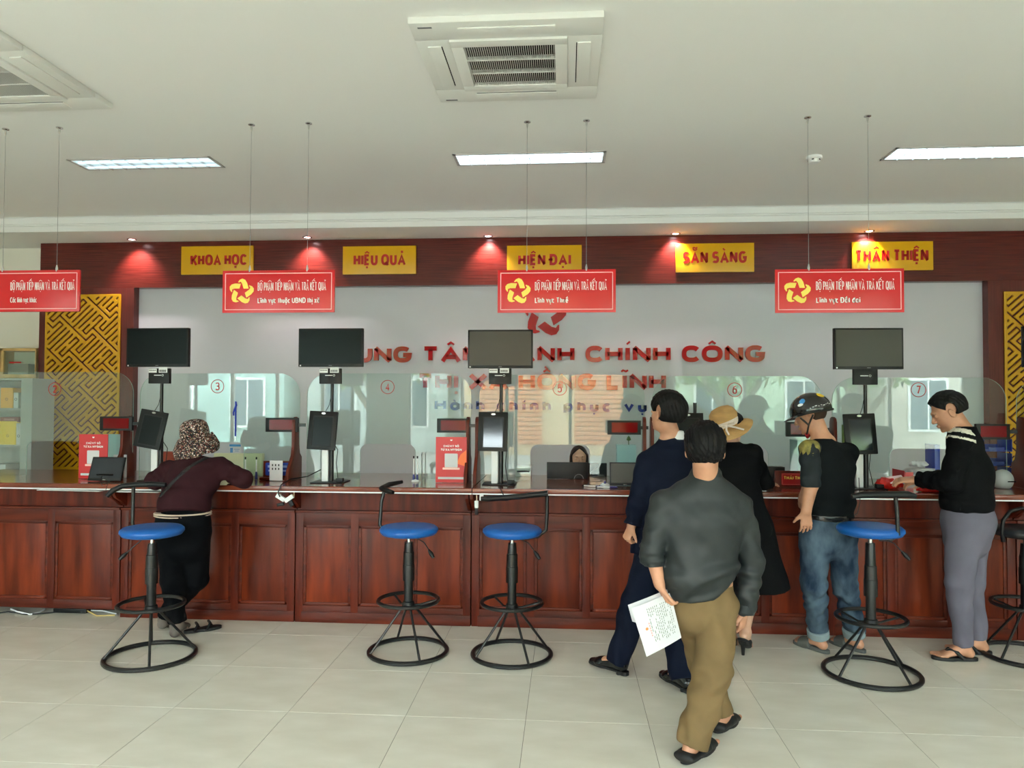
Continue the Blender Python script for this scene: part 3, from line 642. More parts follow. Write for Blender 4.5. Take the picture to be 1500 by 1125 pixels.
# =================================================================== STOOLS
def make_stool(label, loc, seat_h, seat_m, r=.25, kind=0, rz=0):
    t = thing('bar_stool', label, 'stool', loc, 'adjustable bar stools at the counter')
    t.rotation_euler = (0, 0, rz)
    obj('base_ring', MB().ring((0, 0, .016), r, .0145, 48, 10), M['blackmetal'], t)
    for k in range(4):
        a = k*PI/2+.5; obj('leg', MB().tube([(r*math.cos(a), r*math.sin(a), .024), (.035*math.cos(a), .035*math.sin(a), .30)], .008, 8), M['blackmetal'], t)
    fr = .19; obj('foot_ring', MB().ring((0, 0, .335), fr, .0125, 44, 10), M['blackmetal'], t)
    for k in range(3):
        a = k*2*PI/3+.2; obj('ring_strut', MB().tube([(.02*math.cos(a), .02*math.sin(a), .305), (.07*math.cos(a+.2), .07*math.sin(a+.2), .30), (fr*math.cos(a), fr*math.sin(a), .333)], .007, 6), M['blackmetal'], t)
    obj('hub', MB().lathe([(.036, .285), (.040, .30), (.036, .325), (.030, .33)], n=20), M['blackmetal'], t)
    obj('column', MB().lathe([(.028, .30), (.028, .46), (.038, .462), (.038, .56), (.036, .562), (.034, .64), (.030, .642), (.026, seat_h-.075), (.024, seat_h-.07)], n=24), M['blackmetal'], t)
    obj('gas_piston', MB().tube([(0, 0, seat_h-.08), (0, 0, seat_h-.03)], .012, 14), M['chrome'], t)
    obj('seat_plate', MB().box(-.09, .09, -.07, .07, seat_h-.034, seat_h-.024), M['blackmetal'], t, bevel=.003)
    obj('seat', MB().lathe([(.02, seat_h-.024), (.14, seat_h-.026), (.172, seat_h-.018), (.187, seat_h+.002), (.186, seat_h+.016), (.170, seat_h+.030), (.13, seat_h+.037), (.0, seat_h+.036)], n=48), seat_m, t, smooth=80)
    a = -.9; pts = [(.03, -.02, seat_h-.03), (.11, -.06, seat_h-.06), (.15, -.085, seat_h-.11)]
    if kind == 1: pts = [(-.03, -.03, seat_h-.03), (-.07, -.06, seat_h-.07), (-.115, -.09, seat_h-.12)]
    lv = obj('height_lever', MB().tube(pts, .0035, 8), M['blackmetal'], t)
    d = np.array(pts[2])-np.array(pts[1]); d /= np.linalg.norm(d); e_ = np.array(pts[2])
    obj('lever_grip', MB().tube([e_-d*.01, e_+d*.02, e_+d*.05], [.008, .014, .009], 8), M['black'], lv)
    return t
def backrest(t, post, bar, bar_r=(.014, .018, .018, .014)):
    obj('back_post', MB().tube(post, .0115, 10), M['blackmetal'], t, smooth=70)
    k = len(bar); obj('back_bar', MB().tube(bar, [bar_r[0]]+[bar_r[1]]*(k-2)+[bar_r[-1]], 12), M['black'], t, smooth=70)
def sp(px, py, r=0): q = P(px, py, Z=0); return (q[0], q[1]+.0, 0)
s1 = make_stool('blue round bar stool at the left, before the leaning woman', (-2.578, 4.464, 0), .782, M['blue'], .26, kind=1)
backrest(s1, [(-.10, .08, .752), (-.18, .12, .765), (-.215, .14, .81), (-.215, .145, 1.04)], [(-.36, .09, .985), (-.335, .11, 1.02), (-.28, .13, 1.05), (-.19, .145, 1.058), (-.09, .15, 1.06), (.0, .15, 1.058)])
s2 = make_stool('blue round bar stool second from the left, below window 4', (-1.002, 4.69, 0), .774, M['blue'], .246)
backrest(s2, [(-.05, .04, .735), (-.17, .05, .75), (-.205, .06, .80), (-.20, .08, .95), (-.185, .10, 1.025)], [(-.10, -.02, 1.02), (-.15, .02, 1.026), (-.20, .08, 1.034), (-.17, .16, 1.05), (-.10, .24, 1.06)], (.012, .017, .017, .012))
s3 = make_stool('blue round bar stool third from the left, below window 5', (-.340, 4.69, 0), .778, M['blue'], .246)
backrest(s3, [(.06, .03, .735), (.16, .03, .745), (.215, .03, .79), (.22, .03, .90), (.22, .03, 1.005)], [(-.20, .0, .985), (-.15, .0, .985), (.05, .02, 1.0), (.18, .03, 1.015), (.225, .03, 1.02)], (.014, .018, .018, .02))
s4 = make_stool('blue round bar stool right of the man in jeans', (1.797, 4.543, 0), .845, M['blue'], .262)
backrest(s4, [(.0, -.12, .818), (.06, -.14, .820), (.095, -.15, .85), (.09, -.15, .98), (.082, -.15, 1.065)], [(-.16, -.15, 1.065), (-.10, -.15, 1.075), (.03, -.15, 1.078), (.15, -.15, 1.08), (.195, -.15, 1.07)], (.014, .02, .02, .014))
s5 = make_stool('black bar stool with a looped rail, cut off by the right edge', (2.90, 4.93, 0), .785, M['blackvinyl'], .25)
obj('loop_rail', MB().tube([(-.16, -.05, .735), (-.175, -.06, .80), (-.165, -.06, .87), (-.12, -.055, .925), (-.05, -.05, .945), (.04, -.05, .935), (.13, -.05, .90), (.16, -.05, .80), (.15, -.04, .735)], .012, 10), M['black'], s5, smooth=70)
# =================================================================== LATTICE PANELS, DISTANCE FIELD MESHER
class Field:
    """signed distance volume, turned into a mesh by surface nets"""
    def __init__(s, lo, hi, h):
        s.lo = np.array(lo, np.float32); s.h = h; n = np.ceil((np.array(hi)-s.lo)/h).astype(int)+1; s.n = n
        s.V = np.full(n, 0.5, np.float32); s.ax = [s.lo[i]+h*np.arange(n[i], dtype=np.float32) for i in range(3)]
    def like(s, V):
        g = object.__new__(Field); g.lo, g.h, g.n, g.ax, g.V = s.lo, s.h, s.n, s.ax, V.astype(np.float32); return g
    def _reg(s, lo, hi):
        a = np.clip(np.floor((np.array(lo)-s.lo)/s.h).astype(int), 0, s.n); b = np.clip(np.ceil((np.array(hi)-s.lo)/s.h).astype(int)+1, 0, s.n)
        sl = tuple(slice(a[i], b[i]) for i in range(3)); return sl, [s.ax[0][sl[0]][:, None, None], s.ax[1][sl[1]][None, :, None], s.ax[2][sl[2]][None, None, :]]
    def put(s, fn, lo, hi, k=0.0, sub=False):
        sl, g = s._reg(lo, hi)
        if any(q.stop <= q.start for q in sl): return
        d = fn(*g).astype(np.float32); V = s.V[sl]
        if sub: 
            if k > 0:
                hh = np.clip(.5-.5*(V+d)/k, 0, 1); s.V[sl] = V*(1-hh)+(-d)*hh+k*hh*(1-hh)
            else: s.V[sl] = np.maximum(V, -d)
        elif k > 0:
            hh = np.clip(.5+.5*(V-d)/k, 0, 1); s.V[sl] = V*(1-hh)+d*hh-k*hh*(1-hh)
        else: s.V[sl] = np.minimum(V, d)
    def cone(s, a, b, ra, rb, k=0.015, sub=False):
        a, b = np.array(a, float), np.array(b, float); r = max(ra, rb)+k+2*s.h; ab = b-a; L2 = ab@ab+1e-12
        def fn(x, y, z):
            t = np.clip(((x-a[0])*ab[0]+(y-a[1])*ab[1]+(z-a[2])*ab[2])/L2, 0, 1)
            return np.sqrt((x-a[0]-t*ab[0])**2+(y-a[1]-t*ab[1])**2+(z-a[2]-t*ab[2])**2)-(ra+(rb-ra)*t)
        s.put(fn, np.minimum(a, b)-r, np.maximum(a, b)+r, k, sub)
    def ell(s, c, r, R=None, k=0.015, sub=False, noise=0.0, mask=None):
        c = np.array(c, float); r = np.array(r, float); R = np.eye(3) if R is None else R; m = r.max()+k+3*s.h; rm = r.min()
        def fn(x, y, z):
            dx, dy, dz = x-c[0], y-c[1], z-c[2]
            q = [dx*R[0, i]+dy*R[1, i]+dz*R[2, i] for i in range(3)]
            l0 = np.sqrt((q[0]/r[0])**2+(q[1]/r[1])**2+(q[2]/r[2])**2); l1 = np.sqrt((q[0]/r[0]**2)**2+(q[1]/r[1]**2)**2+(q[2]/r[2]**2)**2)+1e-6
            d = l0*(l0-1)/l1
            if noise: d = d+noise*(np.sin(q[0]*210+q[2]*60)*np.sin(q[1]*190-q[2]*40)+.6*np.sin(q[0]*90+q[1]*70+q[2]*30))
            if mask: 
                for f in mask: d = np.maximum(d, f(*q))
            return d
        s.put(fn, c-m, c+m, k, sub)
    def loft(s, a, b, wa, wb, u, k=0.02, flat=(0, 0), wr=None, sub=False):
        """tapering tube of elliptic section; wa, wb = (half width along u, half depth)"""
        a, b, u = np.array(a, float), np.array(b, float), np.array(u, float); ab = b-a; L = np.linalg.norm(ab); t_ = ab/L
        u = u-t_*(u@t_); u /= np.linalg.norm(u); v = np.cross(t_, u); m = max(wa+wb)+k+2*s.h
        def fn(x, y, z):
            dx, dy, dz = x-a[0], y-a[1], z-a[2]
            tt = dx*t_[0]+dy*t_[1]+dz*t_[2]; f = np.clip(tt/L, 0, 1)
            W = wa[0]+(wb[0]-wa[0])*f; D = wa[1]+(wb[1]-wa[1])*f
            pu = dx*u[0]+dy*u[1]+dz*u[2]; pv = dx*v[0]+dy*v[1]+dz*v[2]
            o = np.maximum(tt-L, 0)+np.maximum(-tt, 0)
            mn = np.minimum(W, D); q = np.sqrt((pu/W)**2+(pv/D)**2+(o/mn)**2); d = (q-1)*mn
            if wr:
                amp, fr, ph = wr; amp = amp*1.7; an = np.arctan2(pv, pu)
                d = d-amp*(np.sin(2*PI*fr*.62*tt+an+1.7*np.sin(an*2+ph)+ph)*(.5+.5*np.sin(an+ph*2.1+tt*7))+.45*np.sin(2*PI*fr*1.15*tt-2*an+2.4*np.sin(an+ph*3)+ph*5)*(.5+.5*np.sin(tt*11+ph)))
            if flat[0]: d = np.maximum(d, -tt-(flat[0]-1 if flat[0] != 1 else 0))
            if flat[1]: d = np.maximum(d, tt-L)
            return d
        s.put(fn, np.minimum(a, b)-m, np.maximum(a, b)+m, k, sub)
    def cut(s, p, n, lo=None, hi=None):
        """remove what lies on the side n points to"""
        p, n = np.array(p, float), np.array(n, float); n = n/np.linalg.norm(n)
        lo = s.lo if lo is None else lo; hi = s.lo+s.h*s.n if hi is None else hi
        sl, g = s._reg(lo, hi); s.V[sl] = np.maximum(s.V[sl], (g[0]-p[0])*n[0]+(g[1]-p[1])*n[1]+(g[2]-p[2])*n[2])
    def noise(s, amp, fr, ph=0.0):
        x, y, z = s._reg(s.lo, s.lo+s.h*s.n)[1]
        near = np.abs(s.V) < .06
        w_ = .03*np.sin(z*23+ph)+.02*np.sin(x*31+ph)
        n_ = np.sin((x+w_)*fr+np.sin(z*fr*.6+ph)*1.4)*np.sin((z*.8+y+w_)*fr*.9+ph)+.5*np.sin((x-y)*fr*1.9+z*fr*1.1+ph*2)
        s.V = np.where(near, s.V-amp*n_, s.V).astype(np.float32)
    def mesh(s, name, org=(0, 0, 0), iso=0.0):
        V = s.V-iso; V[0], V[-1] = 1, 1; V[:, 0], V[:, -1] = 1, 1; V[:, :, 0], V[:, :, -1] = 1, 1
        I = V < 0; n = V.shape
        c = [I[i:n[0]-1+i, j:n[1]-1+j, k:n[2]-1+k] for i in (0, 1) for j in (0, 1) for k in (0, 1)]
        a_ = np.logical_or.reduce(c) & ~np.logical_and.reduce(c)
        ci = np.argwhere(a_); idx = np.full(a_.shape, -1, np.int32); idx[a_] = np.arange(len(ci))
        off = np.array([(i, j, k) for i in (0, 1) for j in (0, 1) for k in (0, 1)])
        val = np.stack([V[ci[:, 0]+o[0], ci[:, 1]+o[1], ci[:, 2]+o[2]] for o in off], 1)
        acc = np.zeros((len(ci), 3), np.float32); cnt = np.zeros(len(ci), np.float32)
        for i in range(8):
            for j in range(i+1, 8):
                if np.abs(off[i]-off[j]).sum() != 1: continue
                m_ = (val[:, i] < 0) != (val[:, j] < 0); t = np.where(m_, val[:, i]/(val[:, i]-val[:, j]+1e-12), 0)[:, None]
                acc += np.where(m_[:, None], off[i]+t*(off[j]-off[i]), 0); cnt += m_
        vs = (s.lo+s.h*(ci+acc/cnt[:, None])-np.array(org)).astype(np.float32)
        fs = []
        for ax in range(3):
            o = [0, 0, 0]; o[ax] = 1
            A = I[:n[0]-o[0], :n[1]-o[1], :n[2]-o[2]]; B = I[o[0]:, o[1]:, o[2]:]
            e = np.argwhere(A != B); p_, q_ = [(1, 2), (2, 0), (0, 1)][ax]
            e = e[(e[:, p_] > 0) & (e[:, q_] > 0) & (e[:, p_] < n[p_]-1) & (e[:, q_] < n[q_]-1)]
            dp = np.zeros(3, int); dp[p_] = 1; dq = np.zeros(3, int); dq[q_] = 1
            g = lambda d: idx[tuple((e-d).T)]
            F = np.stack([g(dp+dq), g(dq), g(0*dp), g(dp)], 1); fl = ~A[tuple(e.T)]
            F[fl] = F[fl][:, ::-1]; fs.append(F)
        fs = np.concatenate(fs); me = bpy.data.meshes.new(name)
        me.vertices.add(len(vs)); me.vertices.foreach_set('co', vs.ravel()); me.loops.add(len(fs)*4); me.loops.foreach_set('vertex_index', fs.ravel().astype(np.int32))
        me.polygons.add(len(fs)); me.polygons.foreach_set('loop_start', np.arange(0, len(fs)*4, 4, dtype=np.int32))
        me.update(calc_edges=True); me.polygons.foreach_set('use_smooth', np.ones(len(fs), bool)); return me

# yellow fretwork boards: a plate with diagonal key-pattern slots cut right through
def fret_segments(W, H, ax_, az_):
    """slot centre lines, (x, z) on the board; lattice steps u up-right and v down-right from a T joint at (ax_, az_)"""
    ex, ez = .0380, .0347
    tile = [((0, -4), (0, 4)), ((0, 0), (6, 0)), ((.85, -1), (6, -1)), ((.85, 1), (6, 1)), ((1, 2), (3, 2)), ((1, 2), (1, 3)), ((1, 3), (6, 3)), ((6, 3), (6, 2)), ((6, 2), (4, 2)),
            ((0, 4), (2, 4)), ((2, 4), (2, 5)), ((2, 5), (-3, 5)), ((-3, 5), (-3, 4)), ((-3, 4), (-1, 4))]
    segs = []
    for i in range(-16, 17):
        for j in range(-16, 17):
            for ends in tile:
                p = []
                for (u, v) in ends:
                    u += 7*i+3*j; v += 7*j; p.append(np.array([ax_+ex*(u+v), az_+ez*(u-v)]))
                c = (p[0]+p[1])/2
                if abs(c[0]-W/2) < W/2+.2 and abs(c[1]-H/2) < H/2+.2: segs.append(p)
    return segs
def fret_panel(xa, xb, zt, label, anchor):
    zb = .85; W, H = xb-xa, zt-zb
    h = .0062; nx, nz = int(W/h)+5, int(H/h)+5
    x = (np.arange(nx)-2)*h; z = (np.arange(nz)-2)*h; X, Z = np.meshgrid(x, z, indexing='ij')
    sl = np.full(X.shape, 1.0)
    for p, q in fret_segments(W, H, anchor[0]-xa, anchor[1]-zb):
        d = q-p; L2 = d@d; t = np.clip(((X-p[0])*d[0]+(Z-p[1])*d[1])/L2, 0, 1); sl = np.minimum(sl, np.hypot(X-p[0]-t*d[0], Z-p[1]-t*d[1])-.0082)
    inner = np.maximum(np.abs(X-W/2)-(W/2-.028), np.abs(Z-H/2)-(H/2-.028))
    outer = np.maximum(np.abs(X-W/2)-W/2, np.abs(Z-H/2)-H/2)
    d2 = np.maximum(outer, -np.maximum(sl, inner))
    t = thing('lattice_panel', label, 'lattice panel', (xa, WOOD_Y, zb), 'yellow fretwork panels on the wood uprights')
    f = Field((x[0], -.03, z[0]), (x[-1], .012, z[-1]), h); f.h = h
    y = f.ax[1]; dy = np.abs(y+.010)-.0095
    f.V = np.maximum(d2[:f.n[0], None, :f.n[2]], dy[None, :, None]).astype(np.float32)
    me = f.mesh('fretwork'); a = _coords(me); a[:, 1] = np.clip(a[:, 1], -.0195, -.0006); me.vertices.foreach_set('co', a.ravel())
    obj('fretwork', me, M['lattice'], t)
fret_panel(P(67, 500, Y=WOOD_Y)[0], P(177, 500, Y=WOOD_Y)[0], P(120, 431.5, Y=WOOD_Y)[2], 'yellow key-pattern fretwork panel on the left wood upright behind window 2', P(108, 480.5, Y=WOOD_Y)[[0, 2]])
fret_panel(P(1470, 500, Y=WOOD_Y)[0], P(1470, 500, Y=WOOD_Y)[0]+.80, P(1480, 427, Y=WOOD_Y)[2], 'yellow key-pattern fretwork panel on the right wood upright, cut off by the frame edge', P(1500, 520, Y=WOOD_Y)[[0, 2]])

# =================================================================== THINGS ON AND BEHIND THE COUNTER
def at(px, Y, z=TOPZ): return (P(px, 640, Y=Y)[0], Y, z)
ORANGE = mat('poster orange', (246, 110, 40), .4)
POSTER = mat('poster red', (206, 40, 44), .35)
def poster(px0, px1, py0, py1, Y, label, orange):
    a, c = P(px0, py0, Y=Y), P(px1, py1, Y=Y); cx = (a[0]+c[0])/2; hw = (c[0]-a[0])/2; H = a[2]-TOPZ
    t = thing('poster_stand', label, 'poster', (cx, Y, TOPZ), 'red acrylic poster stands')
    obj('sheet', MB().box(-hw, hw, 0, .006, .002, H), POSTER, t)
    obj('foot', MB().box(-hw, hw, 0, .07, .001, .004), GL, t)
    if orange: obj('orange_shape', MB().prism([(hw*.35, H*.42), (hw*.97, H*.36), (hw*.97, H*.72), (hw*.6, H*.62)], -.0008, 0), ORANGE, t)
    obj('white_card', MB().prism(rrect(-hw*.42, hw*.42, H*.34, H*.64, .006), -.0012, 0), M['paper'], t)
    obj('hand_strip', MB().prism(rrect(-hw*.55, hw*.55, H*.29, H*.335, .004), -.0016, 0), mat('poster pale', (246, 200, 190), .5), t)
    obj('bottom_strip', MB().box(-hw*.85, hw*.85, -.001, 0, H*.08, H*.13), M['paper'], t)
    text('CHỮ KÝ SỐ', -hw*.5, hw*.5, H*.78, H*.045, -.001, M['whiteprint'], t, thick=.0008)
    text('TỪ XA MYSIGN', -hw*.68, hw*.68, H*.70, H*.05, -.001, M['whiteprint'], t, thick=.0008)
    obj('small_crest', MB().prism([(-.009, H*.93), (-.004, H*.915), (.004, H*.915), (.009, H*.93), (.006, H*.95), (0, H*.94), (-.006, H*.95)], -.001, 0), M['whiteprint'], t)
poster(116, 157, 636, 696, 5.42, 'red upright poster with a white card, left, behind the small flat tablet', False)
poster(638.5, 683.5, 640, 702, 5.44, 'red upright poster with an orange patch and a white card at window 4', True)

def small_screen(px0, px1, py0, py1, Y, label, lean, m, name='signature_tablet'):
    a, c = P(px0, py0, Y=Y), P(px1, py1, Y=Y); cx = (a[0]+c[0])/2; hw = (c[0]-a[0])/2; H = a[2]-TOPZ
    t = thing(name, label, 'tablet', (cx, Y, TOPZ))
    R = np.array(Matrix.Rotation(-lean, 3, 'X')); L = H/math.cos(lean)
    obj('housing', MB().obox(R@np.array([0, 0, L/2+.001]), 2*hw, .014, L-.006, R), M['black'], t, bevel=.004)
    obj('screen', MB().obox(R@np.array([0, -.0075, L/2+.006]), 2*hw-.022, .001, L-.034, R), M[m], t)
    obj('back_prop', MB().obox(np.array([0, .02, .03]), hw, .006, .06, np.array(Matrix.Rotation(.6, 3, 'X'))), M['black'], t)
    obj('badge', MB().obox(R@np.array([0, -.0078, .011]), .024, .001, .004, R), M['chrome'], t)
small_screen(129, 177, 670, 700, 5.27, 'small black flat tablet leaning back on the counter before the left poster', .35, 'tabscreen')
small_screen(893, 938, 677, 706, 5.36, 'small black framed grey display beside the arm of the man in the suit', .12, 'greyscreen', 'desk_display')
# pens
BLUEP = mat('pen blue', (40, 44, 120), .35)
def pen(a, b, par, off=.0):
    a, b = np.array(a), np.array(b); d = b-a
    obj('barrel', MB().tube([a, a+d*.80], .0050, 10), M['white'], par)
    obj('tip_cap', MB().tube([a+d*.62, a+d*.90, b], [.0066, .0058, .002], 10), BLUEP, par)
    obj('end_cap', MB().tube([a-d*.06, a+d*.02], .0056, 10), M['black'], par)
def pen_stand(px, Y, label):
    x, y, z = at(px, Y); t = thing('pen_stand', label, 'pen stand', (x, y, z), 'white desk pen stands')
    obj('base', MB().lathe([(.03, .001), (.03, .008), (.02, .014), (.008, .018), (0, .018)], n=24), M['white'], t)
    for k in (-1, 1):
        obj('socket', MB().tube([(k*.013, 0, .014), (k*.014, 0, .055)], [.010, .007], 12), BLUEP, t)
    for k, w_ in ((-1, 'left'), (1, 'right')):
        p_ = thing('pen', 'white pen standing upright in the double holder at window 4, %s one' % w_, 'pen', (x+k*.014, y, z+.05), 'pens in the double holder')
        obj('barrel', MB().tube([(0, 0, .004), (0, 0, .125)], .0052, 10), M['white'], p_); obj('end_cap', MB().tube([(0, 0, .124), (0, 0, .142)], .0058, 10), M['black'], p_)
pen_stand(609, 5.50, 'white and blue double pen holder on the counter at window 4')
def loose_pen(p0, p1, label, z=TOPZ+.0075, Y0=5.3, Y1=5.3):
    a = P(p0, 640, Y=Y0); b = P(p1, 640, Y=Y1); m_ = ((a[0]+b[0])/2, (Y0+Y1)/2)
    t = thing('pen', label, 'pen', (m_[0], m_[1], z)); pen((a[0]-m_[0], Y0-m_[1], 0), (b[0]-m_[0], Y1-m_[1], 0), t)
loose_pen(855, 885, 'white pen with a dark blue cap lying left on the counter at window 5', Y0=5.30, Y1=5.24)
loose_pen(874, 905, 'white pen with a dark blue cap lying nearest the grey display at window 5', Y0=5.22, Y1=5.22)
x, y, z = at(886, 5.36); t = thing('pen_holder', 'empty round white pen base lying behind the pens at window 5', 'pen stand', (x, y, z))
obj('base', MB().lathe([(.034, .001), (.034, .010), (.018, .022), (0, .024)], n=24), M['white'], t); obj('socket', MB().tube([(0, 0, .015), (.0, -.03, .032)], [.010, .007], 12), BLUEP, t)
for (px, la, dx) in ((360, 'left', 0), (376, 'right', 0)):
    x, y, z = at(px, 5.52); t = thing('pen', 'white pen standing upright before the cream folder at window 3, %s one' % la, 'pen', (x, y, z))
    obj('barrel', MB().tube([(0, 0, .03), (0, 0, .155)], .0052, 10), M['white'], t); obj('end_cap', MB().tube([(0, 0, .154), (0, 0, .172)], .0058, 10), M['black'], t)
    obj('socket', MB().tube([(0, 0, .002), (0, 0, .06)], [.012, .007], 12), BLUEP, t)
# lanyard with card stuck to the glass of window 3
x, y, z = gx(346, 588), GY-.006, gz(346, 588)
t = thing('lanyard_card', 'blue lanyard with a blue and white card hanging on glass screen 3', 'lanyard', (x, y, z))
zb = gz(346, 639)-z
obj('strap', MB().box(-.006, .006, -.002, .0015, zb, -.02), mat('lanyard blue', (30, 60, 178), .6), t)
obj('knot', MB().tube([(.0, -.003, .0), (.006, -.006, -.03), (-.006, -.006, -.06), (-.018, -.004, -.09), (-.016, -.003, -.112)], [.006, .009, .008, .006, .005], 8), mat('lanyard blue', (30, 60, 178), .6), t)
obj('hook', MB().tube([(0, -.001, zb), (0, -.001, zb-.03)], .003, 8), M['chrome'], t)
cz = gz(346, 657)-z
cdp = obj('card', MB().prism(rrect(-.047, .047, cz-.036, cz+.034, .004), -.003, 0), M['paper'], t)
obj('card_header', MB().box(-.046, .046, -.0036, -.003, cz+.016, cz+.033), mat('card blue', (40, 130, 190), .4), cdp)
obj('photo', MB().box(-.040, -.018, -.0036, -.003, cz-.032, cz+.006), mat('card portrait blue', (70, 130, 190), .5), cdp)
obj('print_line', MB().box(-.008, .036, -.0036, -.003, cz-.008, cz-.003).box(-.002, .03, -.0036, -.003, cz-.022, cz-.017), mat('card print', (120, 150, 190), .5), cdp)
# wooden name stand with blue plate and the white leaflet before it
x, y, z = at(407, 5.50); t = thing('name_stand', 'wooden stand with a blue plate behind the white leaflet at window 3', 'sign stand', (x, y, z))
obj('back_board', MB().box(-.112, .112, .0, .015, .002, .145), M['wood'], t, bevel=.003); obj('foot', MB().box(-.125, .125, -.04, .05, .001, .022), M['wood'], t, bevel=.003)
pl = obj('plate', MB().prism(rrect(-.093, .093, .035, .132, .01), -.003, 0), mat('plate blue', (34, 62, 160), .3), t)
obj('plate_print', MB().box(-.075, .075, -.0038, -.003, .095, .112).box(-.07, .07, -.0038, -.003, .065, .078), mat('plate print', (150, 170, 225), .4), pl)
x, y, z = at(405, 5.42); t = thing('leaflet', 'small white standing leaflet with black signs before the blue plate at window 3', 'leaflet', (x, y, z))
obj('card', MB().box(-.05, .05, 0, .003, .001, .155), M['paper'], t); obj('foot', MB().box(-.05, .05, 0, .05, .001, .004), M['paper'], t)
b = MB()
for r_ in range(2):
    for c_ in range(3): b.box(-.032+.024*c_, -.024+.024*c_, -.001, 0, .085+.028*r_, .100+.028*r_)
obj('print', b, M['dark'], t)
# cream folder, papers, red things behind window 3
def gbox(name, px0, px1, py0, Y, depth, m, label, cat, z0=TOPZ, bevel=.004, group=None):
    a, c = P(px0, py0, Y=Y), P(px1, py0, Y=Y); t = thing(name, label, cat, ((a[0]+c[0])/2, Y, z0), group); hw = (c[0]-a[0])/2
    obj('cover', MB().box(-hw, hw, 0, depth, .001, a[2]-z0), m, t, bevel=bevel)
    return t, hw, a[2]-z0
# clerk's desk behind the counter top
t = thing('staff_desk', 'low wood desk running behind the counter, mostly hidden', 'desk', (0, 6.12, 0))
obj('desk_top', MB().box(-4.6, 4.8, 0, .32, .72, .75), M['woodh'], t, bevel=.003)
for x in (-4.5, -2.0, .6, 3.0, 4.7): obj('leg', MB().box(x-.03, x+.03, .04, .28, 0, .72), M['wood'], t)
t, hw, H = gbox('document_case', 313, 384, 664, 5.76, .05, mat('cream folder', (226, 222, 184), .6), 'cream document case standing behind glass 3 near the hat', 'folder')
t, hw, H = gbox('orange_bag', 222, 262, 662, 5.80, .10, mat('bag orange', (206, 70, 44), .5), 'orange plastic bag behind the glass left of the patterned hat', 'bag', bevel=.02)
t, hw, H = gbox('document_case', 158, 188, 636, 5.9, .03, mat('clear blue folder', (172, 198, 204), .3), 'pale blue plastic folder behind glass 2 near the red display', 'folder')
t, hw, H = gbox('calendar', 166, 184, 666, 5.50, .02, M['paper'], 'small white calendar right of the left red poster', 'calendar')
obj('print', MB().box(-hw*.7, hw*.7, -.001, 0, H*.7, H*.8).box(-hw*.7, hw*.7, -.001, 0, H*.2, H*.55), mat('calendar print', (150, 158, 168), .5), t)
t, hw, H = gbox('paper_box', 904, 932, 652, 5.95, .14, mat('pale blue paper', (190, 214, 220), .6), 'pale blue paper box behind glass 5 beside the man in the suit', 'box')
obj('small_plant', MB().tube([(.02, .05, H), (.02, .05, H+.05)], .003, 6).lathe([(.0, 0), (.02, .01), (.012, .03), (0, .045)], (.02, .05, H+.03), 7), mat('plant green', (96, 110, 58), .6), t)
t, hw, H = gbox('printer', 755, 778, 684, 5.95, .16, M['white'], 'white desk printer behind glass 5 left of the clerk monitor', 'printer')
obj('paper_slot', MB().box(-hw*.8, hw*.8, -.002, 0, H*.45, H*.62), M['dark'], t)
# clerk's monitor seen from behind
a, c = P(801, 677, Y=5.80), P(861, 700, Y=5.80); t = thing('desk_monitor', 'black monitor seen from behind in front of the seated clerk', 'monitor', ((a[0]+c[0])/2, 5.80, TOPZ)); hw = (c[0]-a[0])/2
obj('housing', MB().box(-hw, hw, 0, .03, .002, a[2]-TOPZ), M['black'], t, bevel=.004); obj('screen', MB().box(-hw+.012, hw-.012, .0295, .0312, .02, a[2]-TOPZ-.012), M['screen'], t)
obj('stand_loop', MB().tube([(.09+.035*math.cos(k*PI/12), -.006, .004+.035*math.sin(k*PI/12)) for k in range(13)], .0028, 6), mat('badge silver', (120, 122, 124), .3), t)
a, c = P(862, 678, Y=6.0), P(889, 700, Y=6.0); t = thing('desk_monitor', 'dark second screen behind glass 5 right of the clerk', 'monitor', ((a[0]+c[0])/2, 6.0, TOPZ-.001)); hw = (c[0]-a[0])/2
obj('housing', MB().box(-hw, hw, 0, .03, .002, a[2]-TOPZ), M['black'], t, bevel=.004); obj('prop', MB().tube([(-.07, -.02, .02), (.02, -.01, .10)], .007, 8), M['black'], t)
# red name plate at window 6
x, y, z = at(1160, 5.42); t = thing('name_plate', 'red name plate with gold letters beside the arm of the man in the helmet', 'name plate', (x, y, z))
obj('block', MB().prism([(-.0, .001), (.07, .001), (.03, .115), (.02, .115)], -.115, .115, 'x'), M['wood'], t, bevel=.003)
pl = obj('plate', MB().prism(rrect(-.075, .10, .015, .10, .008), -.004, -.0005), mat('plate red', (168, 20, 24), .3), t)
bp = MB(); e = .002
for q in ((-.070, .095, .093, .095), (-.070, .095, .020, .022), (-.070, -.068, .020, .095), (.093, .095, .020, .095)): bp.box(q[0], q[1], -.0048, -.004, q[2], q[3])
obj('plate_line', bp, mat('plate line', (232, 120, 110), .4), pl)
text('THÁI THỊ B', -.060, .088, .055, .024, -.0045, M['gold'], t, thick=.0008)
t, hw, H = gbox('desk_computer', 1127, 1150, 684, 5.62-.12, .09, M['black'], 'small black device on the counter right of the black sleeve', 'computer')
obj('vent', MB().box(-hw*.6, hw*.6, -.001, 0, H*.3, H*.4), M['rubber'], t)
t, hw, H = gbox('binder', 1168, 1180, 645, 5.80, .20, mat('pale teal folder', (150, 178, 182), .5), 'pale teal folder edge behind glass beside the patterned sleeve', 'folder')
t, hw, H = gbox('picture_board', 1234, 1245, 622, 6.25, .02, mat('board green', (120, 130, 70), .6), 'small olive board behind glass 7 left of the tablet', 'board', z0=.751)
